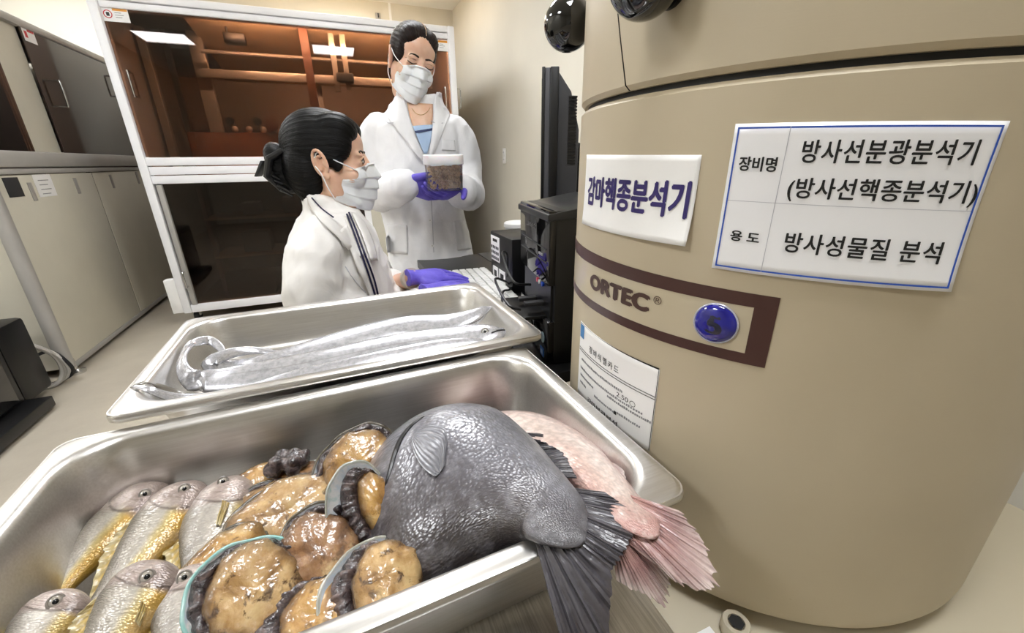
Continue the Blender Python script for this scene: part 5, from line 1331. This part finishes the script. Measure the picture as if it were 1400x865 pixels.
seam = flat('c9c9cf', .8, name='seam_shadow_thread')
for pts in ([(527, 165), (532, 168), (541, 167), (548, 169)], [(589, 165), (597, 169), (606, 168)], [(586, 222), (589, 262), (591, 300), (593, 345)]):
    q = hug(ctree, pts, 0, .0022 if pts[0][1] < 200 else .0008, 20)
    if pts[0][1] < 200: q = [p+tocam(p)*.008 for p in q]
    if len(q) > 3: mk('seam', G().tube(q, .0013, 5), seam, co_)
for u, v in ((589, 238), (588, 301), (591, 336)):
    p = surf(ctree, u, v, .002)
    if p: 
        n_ = tocam(p); b = mk('button', G().tube([p-n_*.001, p+n_*.002], .0058, 16), m_white, co_)
        mk('button_hole', G().tube([p+n_*.0018, p+n_*.0024], .0016, 8), m_grey, b)
for A, B in (([(529, 306), (528, 325), (530, 345)], [(556, 308), (557, 326), (557, 348)]), ([(620, 302), (622, 322), (625, 342)], [(636, 300), (641, 322), (645, 340)]), ([(604, 190), (604, 205)], [(622, 192), (623, 206)])):
    mk('pocket', patch(ctree, A, B, .004, 10, 10, .002), m_coat, co_, smooth=180)
mk('necklace', G().tube(hug(bvh(vn), [(563, 148), (569, 155), (577, 157), (584, 153), (588, 147)], 0, .002), .0006, 5), flat('d9b96a', .2, 1., name='gold_chain'), SW)
# hair
hp = G(); hp.ball((0, .022, .043), (.0815, .094, .0865), 32, 20)
hp.ball((0, .06, -.01), (.07, .06, .08), 24, 16); hp.ball((.0, .1, -.01), (.04, .045, .045), 20, 14)
for s in (-1, 1): hp.ball((s*.034, -.012, .074), (.040, .052, .043), 20, 14); hp.ball((s*.054, .0, .036), (.023, .05, .055), 18, 12)
hair_shell(SW, hp, HM, m_hairs)
part_line = G().tube([HM @ V(.006, y, z) for y, z in ((-.062, .098), (-.046, .1155), (-.026, .1245), (0, .1295))], .0009, 6)
mk('hair_parting', part_line, m_skin, SW)
# tub of seafood
TC = S(606.5, 236, .245)
cx_ = rs_; cy_ = -hs_
tb = thing('sample_tub', 'clear square tub of shellfish meat with white lid in gloved hands', 'tub', tuple(TC-UPV*.055), group=None)
def rr_ring(hx, r, z): return [TC+cx_*x+cy_*y+UPV*z for x, y in rrect(hx, hx, r, 6)]
t = NT('clear_tub_plastic'); tr_ = t.n('ShaderNodeBsdfTransparent'); tr_.inputs[0].default_value = (.97, .96, .97, 1); gl_ = t.n('ShaderNodeBsdfGlossy'); gl_.inputs['Roughness'].default_value = .12; df_ = t.n('ShaderNodeBsdfDiffuse'); df_.inputs[0].default_value = (.8, .78, .8, 1)
m1 = t.n('ShaderNodeMixShader'); m2 = t.n('ShaderNodeMixShader'); fz = t.n('ShaderNodeFresnel'); t.l(t.ramp(t.noise(t.coord(), 30, 3), [(.3, (.06,)*3+(1,)), (.7, (.12,)*3+(1,))]), m1.inputs[0]); t.l(tr_.outputs[0], m1.inputs[1]); t.l(df_.outputs[0], m1.inputs[2]); t.l(fz.outputs[0], m2.inputs[0]); t.l(m1.outputs[0], m2.inputs[1]); t.l(gl_.outputs[0], m2.inputs[2]); t.l(m2.outputs[0], t.out.inputs[0])
mk('tub_wall', G().loft([rr_ring(.052, .014, -.052), rr_ring(.054, .016, -.05), rr_ring(.057, .016, .028)], caps=True), t.m, tb, smooth=50)
mk('tub_lid', G().loft([rr_ring(.059, .017, .024), rr_ring(.0605, .018, .026), rr_ring(.0605, .018, .05), rr_ring(.058, .017, .053), rr_ring(.045, .015, .053), rr_ring(.044, .015, .051)]), flat('eeedf0', .3, var=.01, name='milky_lid', Subsurface_Weight=.3), tb, smooth=40)
m_meat = NT('shellfish_meat'); n_ = m_meat.noise(m_meat.coord(), 48, 4, .6, .5)
m_meat = wet(m_meat, m_meat.ramp(n_, [(.3, '5f4b4a'), (.34, 'b8967a'), (.48, 'e6c49c'), (.72, 'f6e0c0')]), n_, .6, .3)
gm = G(); r5 = random.Random(12)
for i in range(190):
    sx = r5.uniform(-.043, .043); sz = r5.uniform(-.042, .018); f_ = r5.random()
    if f_ < .65: x, y = sx, -.044
    elif f_ < .82: x, y = -.043, sx
    else: x, y = .043, sx
    M3 = Quaternion((r5.random(), r5.random(), r5.random(), r5.random())).normalized().to_matrix()
    gm.ball(TC+cx_*x+cy_*y+UPV*sz, (r5.uniform(.007, .012), r5.uniform(.0045, .0065), r5.uniform(.004, .006)), 10, 7, M3)
gm.loft([rr_ring(.038, .01, -.046), rr_ring(.040, .01, .02)])
tag(mk('meat_pieces', gm, m_meat, tb, smooth=180), kind='stuff')
# gloved hands under and around the tub
gl = fuse(hand_geo(S(553, 253, .215), (rs_*.92+hs_*.12-UPV*.22), (hs_*.75-UPV*.55-rs_*.1), 1, (.25, .3, .35, .4), .05, (.72, .62, .15), .2, .98, .012), .0028, 3)
mk('glove', gl, m_glove, SW, smooth=180)
gr = fuse(hand_geo(S(634, 262, .19), (-rs_*.75+hs_*.55-UPV*.05), (rs_*.25-UPV*.9+hs_*.3), -1, (.3, .3, .3, .35), .05, (.6, .6, .5), .2, .95, .012), .0028, 3)
mk('glove', gr, m_glove, SW, smooth=180)

# ---------------------------------------------------------------- seated woman
PD = at(450, 250, 1.03); hd_ = V(-PD.x, -PD.y, 0).normalized(); rd_ = UPV.cross(hd_)
def D(u, v, o=0.): return onplane(u, v, PD+hd_*o, hd_)
base2 = V(PD.x, PD.y, 0)
SD = thing('person', 'seated woman in white lab coat with black hair clipped up, typing', 'person', tuple(base2))
fd_ = (rd_*math.cos(math.radians(8))-hd_*math.sin(math.radians(8))).normalized(); sd_ = UPV.cross(fd_)   # sd_: towards her left (away from camera)
hc = D(455, 222, .0)
HM2 = Matrix.Translation(hc) @ frame_m((0, 0, 0), rd_, -hd_, UPV) @ Matrix.Rotation(math.radians(79), 4, 'Z') @ Matrix.Rotation(math.radians(4), 4, 'X') @ Matrix.Scale(.93, 4)
head, htree = build_head(SD, HM2, m_hairw, 'open')
sil = [(268, 419, 466, .052), (276, 419, 474, .055), (284, 420, 482, .062), (292, 419, 489, .085), (302, 412, 497, .12), (316, 404, 506, .15), (332, 398, 514, .168), (355, 393, 522, .175), (385, 390, 532, .172), (420, 390, 540, .17), (460, 392, 545, .17), (510, 394, 548, .18)]
g = G(); bg = G(); rings = []; rb = []
for v, a, b, dp in sil:
    p, q = D(a, v), D(b, v); c = (p+q)/2
    rings.append(ring_pts(c, fd_, sd_, (q-p).length/2, dp)); rb.append(ring_pts(c, fd_, sd_, (q-p).length/2*.8, dp*.8))
g.loft(rings); bg.loft(rb)
arms = {}
nearA = [D(442, 330, .13), D(432, 362, .165), D(430, 405, .18), D(455, 425, .17), D(510, 418, .10), D(560, 410, .03)]
W1 = onz(566, 379, .868); W2 = onz(588, 399, .862)
farA = [D(478, 330, -.12), D(500, 350, -.15), D(515, 385, -.13), D(527, 392, -.06), D(540, 388, -.02)]
for sl, rad in ((nearA, [.055, .062, .06, .055, .047, .04]), (farA, [.05, .055, .052, .048, .04])):
    g.tube(cpath(sl, 26), list(crom(rad, 26)), 20, round_ends=True)
coat = fuse(g, .007, 6); wrinkle(coat, .013, 10, (1, 1, .7)); wrinkle(coat, .006, 24, (1, 1, .6)); ctree = bvh(coat)
co_ = mk('lab_coat', coat, m_coat2, SD, smooth=180)
bg.merge(head); bg.tube([HM2 @ V(0, .028, -.07), D(448, 280, 0), D(449, 296, 0), D(448, 314, 0)], [.045, .047, .053, .07], 18, round_ends=True)
bg.tube(cpath(nearA+[W2], 24), list(crom([.036, .04, .04, .036, .03, .024, .018], 24)), 14, round_ends=True)
bg.tube(cpath(farA+[W1], 24), list(crom([.034, .036, .035, .032, .028, .020], 24)), 14, round_ends=True)
hip = D(455, 510, 0); hip.z = .60
for s in (-1, 1):
    a = V(hip.x, hip.y, .58)+sd_*s*.09; kn = a+fd_*.30+UPV*.0; ft = V(kn.x, kn.y, .06)+fd_*.0
    pts = [a, (a+kn)/2, kn, (kn+ft)/2, ft]
    bg.tube(cpath(pts, 16), list(crom([.075, .07, .055, .045, .036], 16)), 14, round_ends=True)
    mk('trouser_leg', fuse(G().tube(cpath(pts, 16), list(crom([.088, .083, .068, .06, .055], 16)), 16, round_ends=True), .012, 2), m_trous, SD)
    mk('shoe', fuse(G().tube([V(ft.x, ft.y, .035)-fd_*.05, V(ft.x, ft.y, .035)+fd_*.08, V(ft.x, ft.y, .03)+fd_*.15], [.034, .036, .026], 12, round_ends=True), .008, 2), m_shoe, SD)
mk('body', fuse(bg, .0045, 3), m_skin, SD, smooth=180)
# collar, lapel, lanyard
mk('shirt', patch(ctree, [(470, 296), (478, 318), (488, 345), (500, 380), (512, 410)], [(482, 292), (492, 318), (503, 345), (514, 380), (524, 410)], .003, 16, 6), cloth('white_tee', 'f3f0ec', 'e4dfd9'), SD, smooth=180)
mk('collar', patch(ctree, [(419, 268), (424, 284), (440, 303), (460, 322), (476, 342)], [(425, 264), (436, 280), (452, 296), (468, 312), (484, 334)], .008, 20, 8, .003, lf), m_coat2, co_, smooth=180)
mk('lapel', patch(ctree, [(462, 318), (470, 336), (478, 341), (486, 362), (498, 386), (508, 412)], [(474, 306), (482, 322), (490, 338), (498, 358), (508, 384), (516, 412)], .006, 22, 8, .003, lf), m_coat2, co_, smooth=180)
mk('lapel', patch(ctree, [(480, 290), (488, 306), (498, 330), (506, 356)], [(487, 290), (500, 306), (511, 330), (517, 356)], .006, 16, 8, .003, lf), m_coat2, co_, smooth=180)
navy = flat('16173f', .6, name='lanyard_navy')
for i, pts in enumerate(([(426, 270), (440, 285), (456, 297)], [(477, 290), (486, 312), (498, 345), (511, 380), (518, 408)], [(474, 292), (484, 318), (496, 352), (507, 384), (515, 410)])):
    q = hug(ctree, pts, 0, .012, 26)
    if len(q) > 3: mk('lanyard', G().tube(q, [.0022 if i else .0016]*len(q), 8, flatn=tuple(hd_), ratio=.4), navy, SD)
for pts in ([(472, 364), (484, 382), (500, 400)],):
    q = hug(ctree, pts, 0, .0006, 18)
    if len(q) > 3: mk('seam', G().tube(q, .0012, 5), seam, co_)
mk('pocket_edge', patch(ctree, [(488, 342), (492, 352)], [(498, 338), (501, 348)], .009, 4, 4), m_coat2, co_, smooth=180)
# hair, bun and claw clip
hp = G(); hp.ball((0, .026, .041), (.083, .098, .089), 32, 20)
hp.ball((0, .06, -.015), (.078, .066, .085), 24, 16); hp.ball((0, .05, -.06), (.062, .048, .06), 20, 12)
for s in (-1, 1): hp.ball((s*.034, -.018, .078), (.044, .055, .043), 20, 14); hp.ball((s*.056, -.008, .046), (.026, .052, .05), 18, 12); hp.ball((s*.066, .000, .020), (.017, .036, .030), 16, 10); hp.ball((s*.066, -.022, .004), (.010, .016, .026), 14, 10)
hair_shell(SD, hp, HM2, m_hairw)
hb = G(); hb.ball((0, .128, -.015), (.045, .036, .052), 22, 14); hb.ball((0, .14, .012), (.035, .025, .03), 18, 12); hb.ball((.0, .11, -.05), (.04, .035, .035), 18, 12)
hair_shell(SD, hb, HM2, m_hairw, 'hair_bun', .004, .002)
cl = thing('hair_clip', 'black plastic claw clip holding the seated womans bun', 'hair clip', tuple(HM2 @ V(0, .15, -.03)))
for s in (-1, 1):
    g = G().tube([HM2 @ V(s*.03, .105+.0*s, .025), HM2 @ V(s*.048, .14, .0), HM2 @ V(s*.046, .15, -.04), HM2 @ V(s*.028, .125, -.075)], [.007, .009, .009, .006], 10)
    mk('claw_arm', g, m_black, cl)
    for i in range(5):
        a = HM2 @ V(s*.043, .148-.006*i, -.025-.012*i); b = HM2 @ V(s*.03, .125-.006*i, -.04-.012*i); mk('tooth', G().tube([a, b], [.004, .002], 8), m_black, cl)
mk('clip_lever', G().loft([[HM2 @ V(x, y, z) for x, y, z in ((-.02, .162+d, -.005), (.02, .162+d, -.005), (.02, .182+d, -.045), (-.02, .182+d, -.045))] for d in (0, .008)]), m_dk, cl, bev=.002)
for i in range(7):
    q0 = [V(.05+.002*i, .045-.004*i, -.055), V(.053+.001*i, .042-.005*i, -.085), V(.047, .035-.006*i, -.115-.003*i)]
    mk('loose_hair', G().tube([HM2 @ p for p in cpath(q0, 8)], [.0009, .0009, .0008, .0008, .0007, .0006, .0005, .0004], 5), m_hairw, SD)
# gloved hands on the keyboard, watch strap
f1 = (onz(640, 372, .856)-W1).normalized()
mk('glove', fuse(hand_geo(W1, f1, UPV*.95+hd_*.2, -1, (.13, .12, .14, .2), .04, (.75, .5, -.15), .25, .92, .02), .0026, 3), m_glove, SD, smooth=180)
f2 = (onz(645, 388, .856)-W2).normalized()
mk('glove', fuse(hand_geo(W2, f2, UPV*.95+hd_*.1, 1, (.14, .13, .14, .2), .04, (.75, .5, -.15), .25, .92, .02), .0026, 3), m_glove, SD, smooth=180)
ax = (farA[-1]-W1).normalized(); wc = W1+ax*.022
mk('watch_strap', G().tube([wc-ax*.008, wc+ax*.008], [.0275, .0275], 24), flat('cfc3b2', .5, name='beige_strap'), SD)

# stool under the seated woman
st_ = V(hip.x, hip.y, 0)
R = thing('stool', 'round black lab stool under the seated woman', 'stool', tuple(st_))
mk('seat', G().lathe([(0, .44), (.17, .44), (.185, .455), (.185, .475), (.17, .49), (0, .492)], tuple(st_), 36), m_black, R)
mk('column', G().tube([st_+UPV*.06, st_+UPV*.44], .025, 16), m_chrome, R)
for i in range(5):
    a = 2*PI*i/5; e_ = st_+V(math.cos(a)*.24, math.sin(a)*.24, .07); mk('foot_arm', G().tube([st_+UPV*.09, e_], [.02, .014], 10), m_black, R); mk('castor', G().ball(e_-UPV*.042, .028, 12, 8), m_rubber, R)
